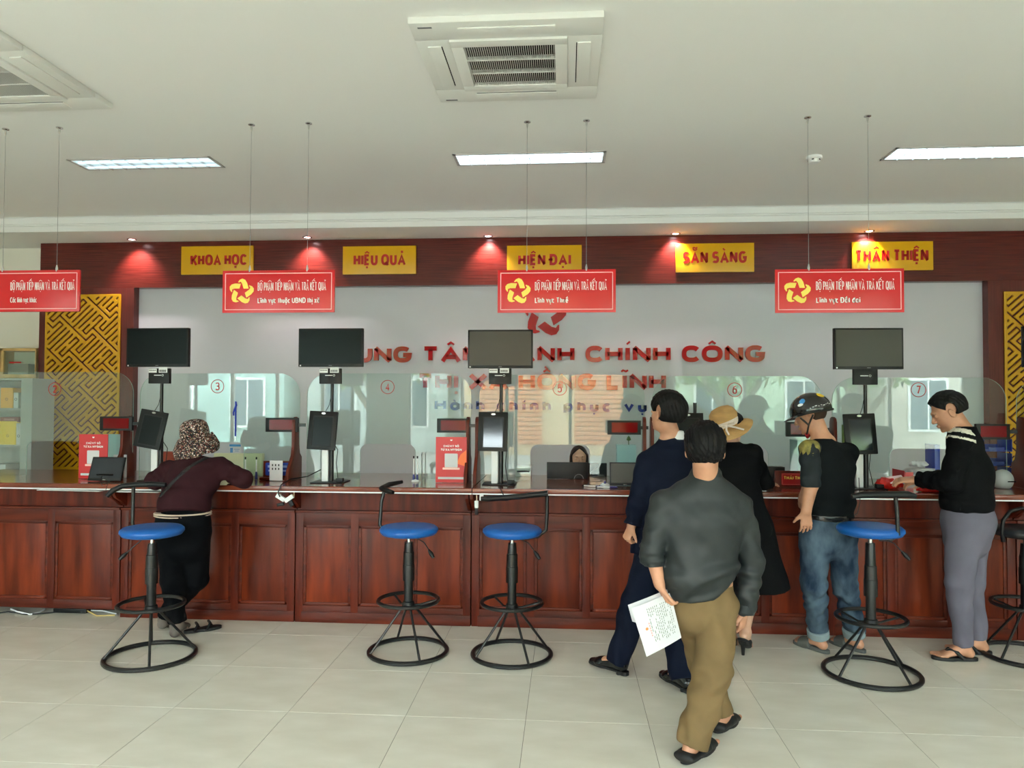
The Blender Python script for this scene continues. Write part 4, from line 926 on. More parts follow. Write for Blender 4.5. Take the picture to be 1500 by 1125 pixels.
# papers, bags at window 7
x, y, z = at(1342, 5.78); t = thing('document_tray', 'white and red cardboard tray heaped with papers behind the hole of glass 7', 'tray', (x, y, z))
obj('tray', MB().box(-.12, .14, -.08, .12, .001, .075), M['paper'], t, bevel=.003); obj('red_side', MB().box(-.125, -.121, -.08, .12, .03, .10).box(-.12, -.06, -.083, -.081, .03, .09), M['red'], t)
for k in range(5):
    R = np.array(Matrix.Rotation(.22*(k-2), 3, 'Z')); s_ = thing('paper_sheet', ['bottom', 'second', 'middle', 'fourth', 'topmost'][k]+' white sheet in the heap on the tray behind glass 7', 'paper', (x+.008*k, y, z+.0815+.0075*k), 'sheets heaped on the tray')
    obj('sheet', MB().obox((0, 0, 0), .20-.015*k, .13, .005, R), M['paper'], s_)
def crumple(name, c, r, m, label, cat, seed, h=.006, extra=()):
    c = np.array(c); f = Field(c-np.array(r)*1.5-.02, c+np.array(r)*1.5+.02, h)
    f.ell(c, r, k=0)
    for (dx, dy, dz, rr) in extra: f.ell(c+np.array([dx, dy, dz]), rr, k=.02)
    f.noise(.005, 75, seed); f.cut((0, 0, TOPZ+.001), (0, 0, -1))
    org = (c[0], c[1], TOPZ); t = thing(name, label, cat, org); obj('bag_body', f.mesh('bag_body', org), m, t); return t
REDBAG = mat('red plastic bag', (208, 28, 22), .35, bump=.3, bscale=30)
f_ = crumple('crumpled_paper', (x+.02, y, z+.143), (.07, .045, .022), M['paper'], 'crumpled white paper on top of the sheets on the tray behind glass 7', 'paper', .5)
cc = P(1300, 702, Y=5.40)
t = crumple('red_bag', (cc[0], 5.40, 1.035), (.085, .06, .045), REDBAG, 'crumpled red plastic bag right of the tablet post at window 7', 'bag', 1.0)
obj('bag_knot', MB().tube([(.05, -.02, .05), (.075, -.03, .03), (.10, -.035, .02)], [.014, .02, .008], 8), REDBAG, t)
cc = P(1362, 716, Y=5.22)
t = crumple('red_bag', (cc[0], 5.22, 1.018), (.085, .05, .026), REDBAG, 'flat red cloth bag under the sleeve of the striped jacket', 'bag', 2.2)
obj('bag_fold', MB().tube([(-.07, -.03, .03), (.0, -.045, .034), (.06, -.03, .03)], [.008, .012, .008], 8), REDBAG, t)
x, y, z = at(1312, 5.36); t = thing('paper_slip', 'pink and white paper slip held in the fingers of the man in the striped jacket', 'paper', (x, y, z+.07)); obj('sheet', MB().obox((0, 0, 0), .10, .08, .0015, np.array(Matrix.Rotation(.5, 3, 'X')@Matrix.Rotation(-.2, 3, 'Y'))), mat('pink slip', (240, 216, 222), .7), t)
for k in range(3):
    c = P(1460, 656+21*k, Y=6.16); t = thing('file_tray', 'blue plastic file tray behind glass right of the striped jacket, %s of three' % ['top', 'middle', 'bottom'][k], 'tray', (c[0], 6.16, c[2]-.03), 'blue file trays')
    obj('tray', MB().box(-.10, .12, 0, .2, 0, .006).box(-.10, -.094, 0, .2, 0, .10).box(.114, .12, 0, .2, 0, .10).box(-.1, .12, .194, .2, 0, .05).box(-.06, .06, -.001, .006, .0, .035), mat('tray blue', (34, 60, 160), .35), t, bevel=.002)
    if k == 2: obj('support', MB().box(-.10, -.09, .1, .2, -(c[2]-.03-.7505), .0).box(.11, .12, .1, .2, -(c[2]-.03-.7505), .0), mat('tray blue', (34, 60, 160), .35), t)
x, y, z = at(1468, 5.50); t = thing('document_scanner', 'grey rounded desk device behind the elbow of the striped jacket', 'office machine', (x, y, z))
f = Field((-.1, -.1, -.01), (.1, .1, .16), .006); f.ell((0, 0, .06), (.07, .06, .075), k=0); f.cut((0, 0, .001), (0, 0, -1))
obj('housing', f.mesh('housing'), mat('device grey', (150, 156, 154), .5), t); obj('panel_slot', MB().box(.0, .055, -.062, -.05, .05, .058), M['dark'], t)
t, hw, H = gbox('file_box', 1369, 1377, 651, 5.75, .15, mat('tray blue', (34, 60, 160), .35), 'blue file box edge behind glass 7 at the chest of the striped jacket', 'file box')
# hanging plugs, cables, papers
CREAM = mat('cable cream', (214, 190, 160), .5)
p = P(418, 730, Y=5.14); t = thing('power_plugs', 'white plugs tied together hanging from the counter edge below window 3', 'plug', (p[0], 5.14, p[2]))
top = TOPZ-p[2]-.045
obj('cord', MB().tube([(-.055, .01, top+.02), (-.062, -.0, top-.03), (-.03, -.005, .03)], .004, 8).tube([(.06, .01, top+.02), (.062, 0, top-.04), (.03, -.005, .02)], .004, 8), CREAM, t, smooth=80)
for k, (a, b_) in enumerate((((-.06, -.01, .025), (.0, -.015, -.012)), ((.055, -.01, .022), (.01, -.02, -.02)))):
    R = np.array(Matrix.Rotation(.55 if k == 0 else -.6, 3, 'Y')); c_ = (np.array(a)+np.array(b_))/2
    obj('plug_body', MB().obox(c_, .07, .022, .03, R), M['white'], t, bevel=.005)
obj('black_plug', MB().obox((.045, -.01, -.03), .03, .022, .05, np.array(Matrix.Rotation(-.5, 3, 'Y'))).obox((-.03, -.01, -.042), .05, .022, .022, np.array(Matrix.Rotation(-.2, 3, 'Y'))), M['black'], t, bevel=.004)
for (px, py, lab, kk) in ((698, 738, 'white and black plug hanging low beside the joint below window 5', 0), (705.5, 729, 'small white plug hanging from the counter right of the joint, upper one', 1)):
    p = P(px, py, Y=5.16); t = thing('power_plug', lab, 'plug', (p[0], 5.16, p[2])); top = TOPZ-.045-p[2]
    obj('cord', MB().tube([(0, 0, .015), (.002, .0, top*.5), (0, 0, top+.02)], .0035, 8), CREAM, t)
    obj('plug_body', MB().box(-.014, .014, -.011, .011, -.03+.01*kk, .022), M['white'], t, bevel=.005)
    if kk == 0: obj('black_plug', MB().box(-.011, .013, -.012, .012, -.075, -.031), M['black'], t, bevel=.004)
def floor_cable(pts, m, label, r=.005, name='cable'):
    q = [P(a, b, Y=yy) for a, b, yy in pts]; c = q[0]; t = thing(name, label, 'cable', tuple(c)); obj('sheath', MB().tube([np.array(k)-c for k in q], r, 8), m, t, smooth=80)
floor_cable([(737, 700, 5.34), (735, 708, 5.13), (733, 716, 5.08), (738, 726, 5.10), (745, 733, 5.12), (719, 733, 5.12)], M['black'], 'black cable hanging over the counter edge right of the white plugs', .0035)
floor_cable([(470, 688, 5.42), (450, 698, 5.30), (425, 702, 5.2), (412, 710, 5.10), (407, 722, 5.09), (410, 728, 5.10)], M['black'], 'black cable running left from the second tablet post over the edge', .004)
floor_cable([(1258, 700, 5.34), (1259, 716, 5.07), (1260, 735, 5.06), (1256, 752, 5.06), (1246, 758, 5.06)], M['black'], 'thin black cable hanging from the counter right of the black shirt', .0022)
floor_cable([(150, 698, 5.24), (147, 706, 5.14), (150, 712, 5.08), (158, 708, 5.09), (155, 718, 5.07)], M['black'], 'thin black cable looping at the edge below the flat tablet', .002)
def fc(pts, m, label, r=.005):
    q = [np.array([*P(a, b, Z=r+.001)[:2], r+.001+zz]) for a, b, zz in pts]; c = q[0]; t = thing('cable', label, 'cable', tuple(c), 'cables along the counter foot'); obj('sheath', MB().tube([k-c for k in q], r, 8), m, t, smooth=80)
fc([(-10, 899, 0), (12, 896, 0), (40, 900, 0), (70, 898, 0), (110, 893, 0), (170, 893, 0)], M['rubber'], 'black cable on the floor at the cabinet foot, far left', .005)
fc([(16, 892, .0), (26, 898, .01), (44, 900, 0), (58, 897, .0), (66, 892, 0)], M['white'], 'white cable loop on the floor at the left', .006)
fc([(110, 893, 0), (128, 897, .012), (142, 902, 0), (168, 901, 0)], mat('cable yellow', (206, 180, 110), .5), 'yellowish cable on the floor beside the black box', .005)
fc([(128, 894, 0), (150, 897, .012), (170, 899, 0)], M['white'], 'white cable on the floor left of the first stool', .005)
q = P(103, 898, Z=0); t = thing('power_strip', 'black power strip on the floor in the cabinet gap at left', 'power strip', (q[0], q[1]+.02, 0)); obj('housing', MB().box(-.13, .13, -.03, .03, .001, .035), M['black'], t, bevel=.006); obj('switch', MB().box(-.11, -.09, -.015, .01, .0345, .039), M['red'], t)
for (p0, p1, lab, dz) in (((56, 709), (146, 709), 'long white paper sheet sticking out under the left counter edge', 0), ((161, 712), (232, 712), 'white paper sheets sticking out under the counter behind the first stool', .004)):
    a, c = P(p0[0], p0[1], Y=5.09), P(p1[0], p1[1], Y=5.09); t = thing('paper_sheet', lab, 'paper', ((a[0]+c[0])/2, 5.13, TOPZ-.048-dz)); hw = (c[0]-a[0])/2
    obj('sheet', MB().obox((0, 0, 0), 2*hw, .10, .004, np.array(Matrix.Rotation(.012, 3, 'Y')@Matrix.Rotation(.03, 3, 'Z'))), M['paper'], t)

# cabinets behind window 2 at the far left
t = thing('display_cabinet', 'light wood framed glass cabinet top at the far left behind the counter', 'cabinet', (-6.62, 7.72, 0))
OAK = mat('light oak edge', (206, 170, 110), .45, var=.08)
za, zb_ = P(30, 510, Y=7.72)[2], P(30, 551, Y=7.72)[2]; xa, xb = P(1, 530, Y=7.72)[0]+6.62, P(55, 530, Y=7.72)[0]+6.62
b = MB(); b.box(xa-.02, xb, 0, .20, za-.03, za).box(xa-.02, xa+.03, 0, .03, zb_, za).box(xb-.03, xb, 0, .03, zb_, za).box(xa-.02, xb, 0, .20, zb_-.02, zb_+.02)
b.box(xa-.02, xa, 0, .2, 0, za).box(xb-.02, xb, 0, .2, 0, za)
obj('frame', b, OAK, t, bevel=.003)
obj('pane', MB().box(xa+.03, xb-.03, .012, .018, zb_+.02, za-.03), GL, t)
obj('handle', MB().box(xa+.11, xa+.24, -.012, -.002, (za+zb_)/2-.01, (za+zb_)/2+.004), M['red'], t)
obj('inner_box', MB().box(xa+.02, xa+.26, .08, .18, zb_+.02, zb_+.14), mat('grey carton', (150, 148, 144), .7), t)
t = thing('bookshelf', 'grey office shelf with folders seen through glass 2 at the left', 'shelf', (-6.40, 7.0, 0))
SHG = mat('shelf grey', (150, 158, 156), .5)
xs0, xs1 = P(-60, 600, Y=7.0)[0]+6.40, P(33, 600, Y=7.0)[0]+6.40
zs = [P(20, yy, Y=7.0)[2] for yy in (554, 598, 652, 700)]
b = MB(); b.box(xs0, xs0+.02, 0, .32, 0, zs[0]).box(xs1-.02, xs1+.10, 0, .32, 0, zs[0]).box(xs0, xs1, .30, .32, 0, zs[0])
obj('body', b, SHG, t, bevel=.002)
for z in zs+[.5]: obj('shelf_board', MB().box(xs0+.02, xs1-.02, 0, .30, z-.02, z), SHG, t)
binders = [(1, 19, 568, 597, 1, (222, 160, 30), 'orange'), (20, 27, 575, 597, 1, (200, 205, 200), 'white'), (0, 23, 617, 651, 2, (226, 190, 20), 'yellow'), (-24, -3, 617, 651, 2, (226, 190, 20), 'second yellow'), (24, 31, 620, 651, 2, (190, 190, 188), 'grey white'), (-20, 8, 680, 699, 3, (190, 196, 200), 'pale')]
for (p0, p1, pt, pb, r_, col, nm) in binders:
    a, c = P(p0, pt, Y=7.03), P(p1, pt, Y=7.03); z = zs[r_]; w_ = c[0]-a[0]
    bt = thing('ring_binder', '%s upright binder on the grey shelf behind glass 2' % nm, 'binder', (a[0], 7.03, z), 'binders on the grey shelf')
    obj('cover', MB().box(0, w_, 0, .22, .001, max(a[2]-z, .12)), mat('binder '+nm, col, .5), bt, bevel=.003)
    obj('finger_ring', MB().tube([(w_/2+.012*math.cos(k*PI/8), -.001, .09+.012*math.sin(k*PI/8)) for k in range(16)], .002, 5, closed=True), M['blackmetal'], bt)
c = P(14, 611, Y=7.05); bt = thing('red_file', 'dark red file lying on top of the yellow binders behind glass 2', 'file', (c[0], 7.05, c[2])); obj('cover', MB().box(-.10, .09, 0, .2, -.05, 0), mat('file maroon', (120, 46, 40), .5), bt, bevel=.003)
obj('spine_label', MB().box(-.06, .05, -.001, 0, -.035, -.015), mat('file label', (170, 120, 110), .5), bt)

# =================================================================== OUTSIDE THE WINDOWS (seen only as reflections in the glass)
gr = struct('ground_outside', MB().box(-40, 40, -40, FRONT_Y-.2, -.15, -.1), mat('paving outside', (150, 148, 140), .8, var=.1))
LEAF = mat('foliage', (70, 104, 44), .6, rgb2=(128, 158, 70), vscale=3); BARK = mat('bark', (110, 100, 86), .8, var=.15)
def tree(x, y, s, label):
    t = thing('tree', label, 'tree', (x, y, -.1))
    obj('trunk', MB().tube([(0, 0, 0), (.1, 0, 1.2*s), (.0, .1, 2.4*s)], [.22*s, .16*s, .10*s], 10).tube([(.08, 0, 1.1*s), (.9*s, .1, 2.3*s)], [.10*s, .05*s], 8).tube([(.08, 0, 1.3*s), (-.8*s, .1, 2.6*s)], [.10*s, .05*s], 8), BARK, t)
    n = 1400; r0 = np.random.default_rng(int(x*10)+99); d = r0.normal(size=(n, 3)); d /= np.linalg.norm(d, axis=1)[:, None]
    c = d*(r0.random((n, 1))**.4)*np.array([2.0, 1.6, 1.25])*s+np.array([0, 0, 3.1*s]); vs = []; fs = []
    for i in range(n):
        u = r0.normal(size=3); u /= np.linalg.norm(u); v = np.cross(u, d[i]); v /= np.linalg.norm(v)+1e-6; q = .16
        vs += [c[i]-u*q, c[i]-v*q*.5, c[i]+u*q, c[i]+v*q*.5]; fs.append((4*i, 4*i+1, 4*i+2, 4*i+3))
    o = obj('foliage', MB().add(vs, fs), LEAF, t)
tree(4.2, -8.5, 1.0, 'leafy street tree beyond the right window, seen reflected in glass 6'); tree(-5.6, -9.5, 1.05, 'leafy street tree beyond the left window, seen reflected in glass 3'); tree(8.2, -10, 1.1, 'leafy street tree farther along the street, seen reflected in glass 7')
def street_house(x0, x1, y, h, wall_c, label, kind, roof_c, roof_h=.8, dep=4):
    t = thing('street_house', label, 'building', ((x0+x1)/2, y, -.1), 'houses across the street'); W = (x1-x0)/2
    obj('wall', MB().box(-W, W, -dep, 0, 0, h), mat('wall '+label[:12], wall_c, .85, var=.08, vscale=1.2), t)
    obj('roof', MB().prism([(-dep, h+roof_h), (.5, h), (.5, h+.10), (-dep, h+roof_h+.1)], -W-.2, W+.2, 'x'), mat('roof '+label[:12], roof_c, .6), t)
    n = max(1, int(W*2/2.4))
    for k in range(n):
        cx = -W+2*W*(k+.5)/n
        if kind == 'shutter':
            me = MB().prism([(-.03, 0), (.04, .02), (.04, .10), (-.03, .12)], -1.0, 1.0, 'x').mesh('slat'); me.materials.append(mat('orange shutter', (206, 132, 84), .5))
            for q in range(18): obj('slat', me, None, t, loc=(cx, .03, .35+.145*q))
        else:
            f = obj('window', MB().box(cx-.62, cx+.62, -.02, .05, .8, 2.5), mat('house window frame', (224, 224, 218), .5), t); obj('pane', MB().box(cx-.54, cx-.03, .045, .056, .88, 2.42).box(cx+.03, cx+.54, .045, .056, .88, 2.42), mat('house pane', (60, 84, 92), .1), f)
street_house(-17, -9.5, -13, 4.2, (150, 176, 168), 'pale green house across the street, left of the shutters', 'window', (120, 128, 124))  # plain houses of the row are added to block low sky and dim reflections
street_house(-9.0, -4.0, -13.5, 4.6, (170, 178, 172), 'pale grey house across the street beside the shutters', 'window', (132, 120, 112))
street_house(-3.3, 2.8, -12.5, 4.4, (196, 168, 132), 'shop front with orange roller shutters across the street', 'shutter', (110, 90, 80))
street_house(3.4, 9.4, -14, 3.6, (168, 186, 160), 'low house with a turquoise roof across the street', 'window', (54, 170, 150), 1.2)
street_house(10.1, 18, -13, 4.4, (176, 170, 156), 'beige house at the right end across the street', 'window', (140, 120, 110))  # added out of view, closes the row against the low sky
# =================================================================== PEOPLE
SKIN = mat('skin', (196, 142, 112), .5, var=.05, vscale=14)
SKINP = mat('pale skin', (214, 168, 142), .5, var=.04, vscale=14)
HAIR = mat('black hair', (13, 12, 13), .55, bump=.35, bscale=160, stretch=(1, 1, .12), spec=.22)
EYEW = mat('eye white', (226, 222, 216), .2); EYEB = mat('iris', (34, 22, 16), .15); BROW = mat('eyebrow', (34, 26, 24), .7)
unit = lambda v: np.array(v, float)/np.linalg.norm(v)
def J(px, py, Y): return P(px, py, Y=Y)
def facing(deg, pitch=0, roll=0):
    """columns right, forward, up; deg clockwise from +Y seen from above, pitch > 0 looks down"""
    a, p, r = [math.radians(q) for q in (deg, pitch, roll)]
    f = np.array([math.sin(a)*math.cos(p), math.cos(a)*math.cos(p), -math.sin(p)]); r0 = np.array([math.cos(a), -math.sin(a), 0]); u0 = np.cross(r0, f)
    R_ = r0*math.cos(r)+u0*math.sin(r); U_ = -r0*math.sin(r)+u0*math.cos(r); return np.stack([R_, f, U_], 1)
def head(f, c, R, s=1.0, lips=True):
    q = lambda x, y, z: c+R@(np.array([x, y, z])*s)
    f.ell(q(0, -.012, .032), np.array([.074, .092, .083])*s, R, k=.01)
    f.ell(q(0, .022, -.02), np.array([.064, .066, .082])*s, R, k=.02)
    f.ell(q(0, .030, -.078), np.array([.042, .046, .034])*s, R, k=.03)
    f.ell(q(0, .080, .024), np.array([.044, .014, .010])*s, R, k=.012)
    for e in (-1, 1): f.ell(q(e*.032, .101, .002), np.array([.017, .014, .011])*s, R, k=.012, sub=True)
    for e in (-1, 1): f.ell(q(e*.032, .079, .001), np.array([.0125, .011, .0095])*s, R, k=.005)
    f.cone(q(0, .086, .008), q(0, .103, -.030), .008*s, .0115*s, .010)
    for e in (-1, 1): f.ell(q(e*.012, .094, -.034), np.array([.009, .009, .007])*s, R, k=.006)
    f.ell(q(0, .089, -.060), np.array([.023, .009, .0055])*s, R, k=.004); f.ell(q(0, .086, -.070), np.array([.019, .009, .006])*s, R, k=.004)
    f.ell(q(0, .072, -.098), np.array([.018, .014, .013])*s, R, k=.014)
    for e in (-1, 1):
        Re = R@np.array(Matrix.Rotation(e*.35, 3, 'Z')@Matrix.Rotation(-.2, 3, 'X'))
        f.ell(q(e*.083, -.006, -.008), np.array([.008, .019, .032])*s, Re, k=.006); f.ell(q(e*.088, -.002, -.004), np.array([.005, .010, .018])*s, Re, k=.003, sub=True)
def hand(f, w, d, n, ts=1, curl=(.35, .5, .4), s=1.0, spread=.06, thumb=.8):
    d, n = unit(d), np.array(n, float); n = unit(n-d*(n@d)); sd = np.cross(d, n)*ts
    f.loft(w-d*.01, w+d*.085*s, (.027*s, .019*s), (.039*s, .013*s), sd, k=.012)
    for i, (o, L) in enumerate(((.029, .070), (.010, .078), (-.010, .072), (-.028, .057))):
        p = w+d*.080*s+sd*o*s; a = 0; dd = unit(d+sd*o*spread/.03)
        for j, (fr, rr) in enumerate(((.45, .0088), (.31, .0080), (.24, .0070))):
            a += curl[j]; v = dd*math.cos(a)+n*math.sin(a); p2 = p+v*L*fr*s; f.cone(p, p2, rr*s, rr*.92*s, .004); p = p2
    t0 = w+d*.020*s+sd*.022*s; v = unit(sd*thumb+d*.75+n*.25); t1 = t0+v*.045*s; t2 = t1+unit(v+n*.35+d*.5)*.034*s
    f.cone(t0, t1, .014*s, .0105*s, .010); f.cone(t1, t2, .0102*s, .0080*s, .004)
def foot(f, a, fw, up, s=1.0, toes=True):
    fw = unit(fw); up = unit(np.array(up)-fw*(np.array(up)@fw)); sd = np.cross(fw, up)
    f.cone(a, a-up*.040*s-fw*.032*s, .036*s, .030*s, .02)
    f.loft(a-up*.018*s+fw*.015*s, a-up*.050*s+fw*.115*s, (.034*s, .036*s), (.043*s, .019*s), sd, k=.03)
    if toes:
        for i, (o, L, r) in enumerate(((.031, .066, .0135), (.011, .062, .0105), (-.006, .056, .0100), (-.021, .048, .0095), (-.034, .038, .009))):
            b = a-up*.056*s+fw*.112*s+sd*o*s; f.cone(b, b+fw*L*s, r*s, r*.9*s, .006)
def limb(f, pts, rs, k=.02):
    for i in range(len(pts)-1): f.cone(pts[i], pts[i+1], rs[i], rs[i+1], k)
def bounds(pts, m=.16):
    a = np.array(pts); return a.min(0)-m, a.max(0)+m
def hair_cap(name, c, R, m, t, org, s=1.0, front=.050, slope=.55, nape=-.055, vol=.0, h=.005, noise=.0022, side=.085):
    f = Field(c-.17, c+.17, h)
    msk = [lambda x, y, z: y-(front+slope*np.maximum(z-.0, -.02)+(z > .075)*.06), lambda x, y, z: (nape-z)+np.maximum(y+.02, 0)*.9, lambda x, y, z: -(np.hypot(y-.003, (z+.012)*.75)-.030)-(np.abs(x) < .055)*.05]
    f.ell(c+R@(np.array([0, -.014, .030])*s), np.array([.084+vol, .104+vol, .097+vol])*s, R, k=0, noise=noise, mask=msk)
    o = obj(name, f.mesh(name, org), m, t); return o
def eyes(c, R, t, org, s=1.0):
    for e in (-1, 1):
        q = c+R@(np.array([e*.032, .0745, .001])*s)-org
        b = MB(); b.lathe([(0, -.0095*s)]+[(.0100*s*math.cos(a), .0095*s*math.sin(a)) for a in np.linspace(-1.4, 1.4, 7)]+[(0, .0095*s)], (0, 0, 0), 12)
        b.v = [tuple(q+R@np.array(v)) for v in b.v]; ey = obj('eye', b, EYEW, t, smooth=80)
        b = MB(); b.lathe([(0, .0), (.0052*s, 0), (.0045*s, .0015), (0, .002)], n=14); b.v = [tuple(q+R@(np.array([v[0], .0088*s+v[2], v[1]]))) for v in b.v]; obj('iris', b, EYEB, ey)
        b = MB(); b.tube([c+R@(np.array([e*(.018+.007*i), .0895-.0024*i*i*.45, .0205+.003*math.sin(i*.75)])*s)-org for i in range(5)], [.0018, .003, .003, .0025, .001], 6); obj('eyebrow', b, BROW, t, smooth=80)
def part(name, f, m, t, org, label=None): return obj(name, f.mesh(name, org), m, t, label=label)
def sole_plate(a, fw, up, L=.255, W=.046, thick=.018, drop=.075, back=.075, ybend=0):
    """flat sandal sole as a prism in the foot's own frame"""
    fw = unit(fw); up = unit(np.array(up)-fw*(np.array(up)@fw)); sd = np.cross(fw, up); pts = []
    for i in range(28):
        an = 2*PI*i/28; x = math.cos(an); y = math.sin(an); w_ = W*(1 if x > 0 else .80)*(1-.10*math.exp(-((x+.15)/.3)**2)); pts.append((L/2*x*(1-.0*y), w_*np.sign(y)*abs(y)**.75))
    c = a-up*drop-fw*back+fw*L/2; vs = [c+fw*x+sd*y for x, y in pts]+[c+fw*x+sd*y+up*thick for x, y in pts]; k = len(pts)
    return MB().add(vs, [tuple(range(k)), tuple(reversed(range(k, 2*k)))]+[(i, k+i, k+(i+1) % k, (i+1) % k) for i in range(k)]), fw, up, sd, c

# ------------------------------------------------------------ man in the grey jacket, walking away with papers
def man_jacket():
    Y = 3.60; org = np.array([*P(1038, 1078, Z=0)[:2], 0]); t = thing('person', 'man seen from behind in a grey jacket and khaki trousers, walking with papers', 'person', tuple(org), 'people at the counter')
    R = facing(14, 8, 0); hc = J(1033, 660, 3.57); nb = J(1034, 708, 3.60); sa = J(972, 738, 3.58); sb = J(1082, 744, 3.62)
    ea, wa = J(955, 805, 3.54), J(966, 856, 3.52); eb, wb = J(1101, 822, 3.66), J(1091, 893, 3.64)
    ch = J(1027, 765, 3.60); wt = J(1026, 845, 3.60); ha = J(1008, 885, 3.61); hb = J(1052, 885, 3.60)
    aa = P(1057, 1043, Z=.085); ab = P(1014, 1084, Z=.085); ka = J(1030, 972, 3.74); kb = J(1043, 985, 3.46)
    fa, fb = unit([.52, .86, -.10]), unit([.62, .78, 0])
    f = Field(*bounds([hc, sa, sb, ea, wa, eb, wb, aa, ab]), .0056)
    u = unit(sb-sa)
    head(f, hc, R, 1.0); f.cone(hc+R@np.array([0, -.02, -.06]), nb, .056, .060, .02)
    f.loft(nb-[0, 0, .03], ch, (.10, .07), (.16, .10), u, .03); f.loft(ch, wt, (.16, .10), (.14, .095), u, .03); f.loft(wt, (ha+hb)/2, (.14, .095), (.15, .10), u, .03)
    limb(f, [sa, ea, wa], [.048, .040, .026]); limb(f, [sb, eb, wb], [.048, .040, .027])
    hand(f, wa, J(981, 890, 3.56)-wa, [.85, .1, .2], 1, (.5, .9, .5), .96); hand(f, wb, [-.12, .12, -1], [-.7, .5, 0], -1, (.4, .6, .5), .96)
    limb(f, [ha, ka, aa], [.068, .050, .034]); limb(f, [hb, kb, ab], [.068, .050, .034])
    foot(f, aa, fa, [0.05, .1, 1]); foot(f, ab, fb, [0, 0, 1])
    part('body', f, SKIN, t, org)
    hair_cap('hair', hc, R, HAIR, t, org, 1.03, nape=-.095, vol=.012, noise=.004)
    # jacket
    JK = mat('dark grey nylon', (33, 39, 40), .55, bump=.55, bscale=8, var=.05, vscale=5)
    f = Field(*bounds([nb, sa, sb, ea, wb, wt], .15), .0062)
    f.loft(nb+[0, -.005, .035], nb-[0, 0, .05], (.074, .070), (.145, .085), u, .03); f.loft(sa+u*.02+[0, 0, -.01], sb-u*.02+[0, 0, -.01], (.068, .062), (.068, .062), [0, 1, 0], .05)
    f.loft(J(1030, 728, 3.60), ch, (.16, .085), (.190, .125), u, .05, wr=(.003, 5, 1.0)); f.loft(ch, J(1022, 838, 3.60), (.190, .125), (.180, .130), u, .05, wr=(.005, 5, 2.0)); f.loft(J(1022, 836, 3.60), J(1026, 872, 3.60), (.188, .136), (.146, .116), u, .012, flat=(0, 1), wr=(.008, 11, .4))
    f.loft(J(1008, 845, 3.54), J(1014, 869, 3.56), (.105, .075), (.080, .065), u, .03, flat=(0, 1), wr=(.006, 12, .4))
    f.loft(sa, ea, (.068, .068), (.058, .056), [0, 1, 0], .014, wr=(.004, 9, .3)); f.loft(ea, J(957, 830, 3.53), (.058, .056), (.052, .052), [0, 1, 0], .01, flat=(0, 1), wr=(.006, 22, 1.1))
    f.loft(sb, eb, (.070, .068), (.060, .060), [0, 1, 0], .014, wr=(.004, 9, 2.3)); f.loft(eb, J(1092, 885, 3.64), (.060, .060), (.055, .054), [0, 1, 0], .01, wr=(.006, 14, .8)); f.loft(J(1092, 880, 3.64), J(1091, 899, 3.64), (.047, .046), (.043, .043), [0, 1, 0], .008, flat=(0, 1))
    p1, p2 = J(1043, 869, 3.60), J(1076, 842, 3.60); d = p2-p1; n = unit(np.cross(d, [0, 1, 0])); n = n if n[2] < 0 else -n
    lo = J(1036, 900, 3.4); lo[2] -= .05; f.cut(p1+[0, 0, 0], n, np.array([p1[0]-.01, 3.3, lo[2]]), np.array([p2[0]+.012, 4.0, p2[2]+.10]))
    f.noise(.0014, 38, 1.0)
    jk = part('jacket', f, JK, t, org)
    f = Field(*bounds([nb], .16), .0055); f.loft(nb+[0, -.0, .062], nb-[0, 0, .0], (.072, .068), (.082, .076), u, 0, flat=(1, 1)); f.ell(nb+R@np.array([0, .02, .075]), (.058, .058, .04), k=.004, sub=True)
    obj('collar', f.mesh('collar', org), JK, jk)
    f = Field(*bounds([eb, wb], .12), .0055); dd = unit(J(1091, 899, 3.64)-eb); cpt = J(1091, 892, 3.64); f.loft(cpt-dd*.022, cpt+dd*.022, (.052, .050), (.048, .046), [0, 1, 0], 0, flat=(1, 1)); obj('cuff', f.mesh('cuff', org), JK, jk)
    KH = mat('khaki cotton', (120, 99, 68), .8, bump=.5, bscale=9, var=.06, vscale=6)
    f = Field(*bounds([ha, hb, aa, ab], .16), .0062)
    f.loft(J(1030, 862, 3.60), J(1031, 895, 3.60), (.140, .100), (.150, .124), u, .03)
    f.loft(ha, ka, (.078, .100), (.068, .078), u, .02, wr=(.004, 7, .5)); f.loft(ka, aa-[0, 0, .012], (.068, .078), (.060, .066), u, .02, flat=(0, 1), wr=(.006, 9, 1.5))
    f.loft(hb, kb, (.094, .104), (.084, .088), u, .006, wr=(.005, 7, 2.5)); f.loft(kb, ab-[0, 0, .022], (.084, .088), (.070, .076), u, .02, flat=(0, 1), wr=(.007, 8, .7))
    f.noise(.0014, 30, 3.0); part('trousers', f, KH, t, org)
    for a, fw, up in ((aa, fa, (.05, .1, 1)), (ab, fb, (0, 0, 1))):
        b, fw_, up_, sd, c = sole_plate(a-org, fw, up, .275, .050, .022, .080, .085)
        sh = obj('slipper', b, M['rubber'], t, bevel=.005, label='black slipper')
        f = Field(*bounds([a+fw*.14, a-fw*.06], .14), .0055); f.loft(a-up_*.045+fw*.030, a-up_*.058+fw*.155, (.050, .040), (.047, .022), sd, 0); f.loft(a-up_*.05-fw*.075, a-up_*.05+fw*.08, (.050, .022), (.050, .022), sd, .01); f.cut(a-up_*.078, -up_)
        f.ell(a-fw*.015-up_*.01, (.045, .045, .05), k=.01, sub=True); obj('upper', f.mesh('upper', org), M['rubber'], sh)
    return t
man_jacket()
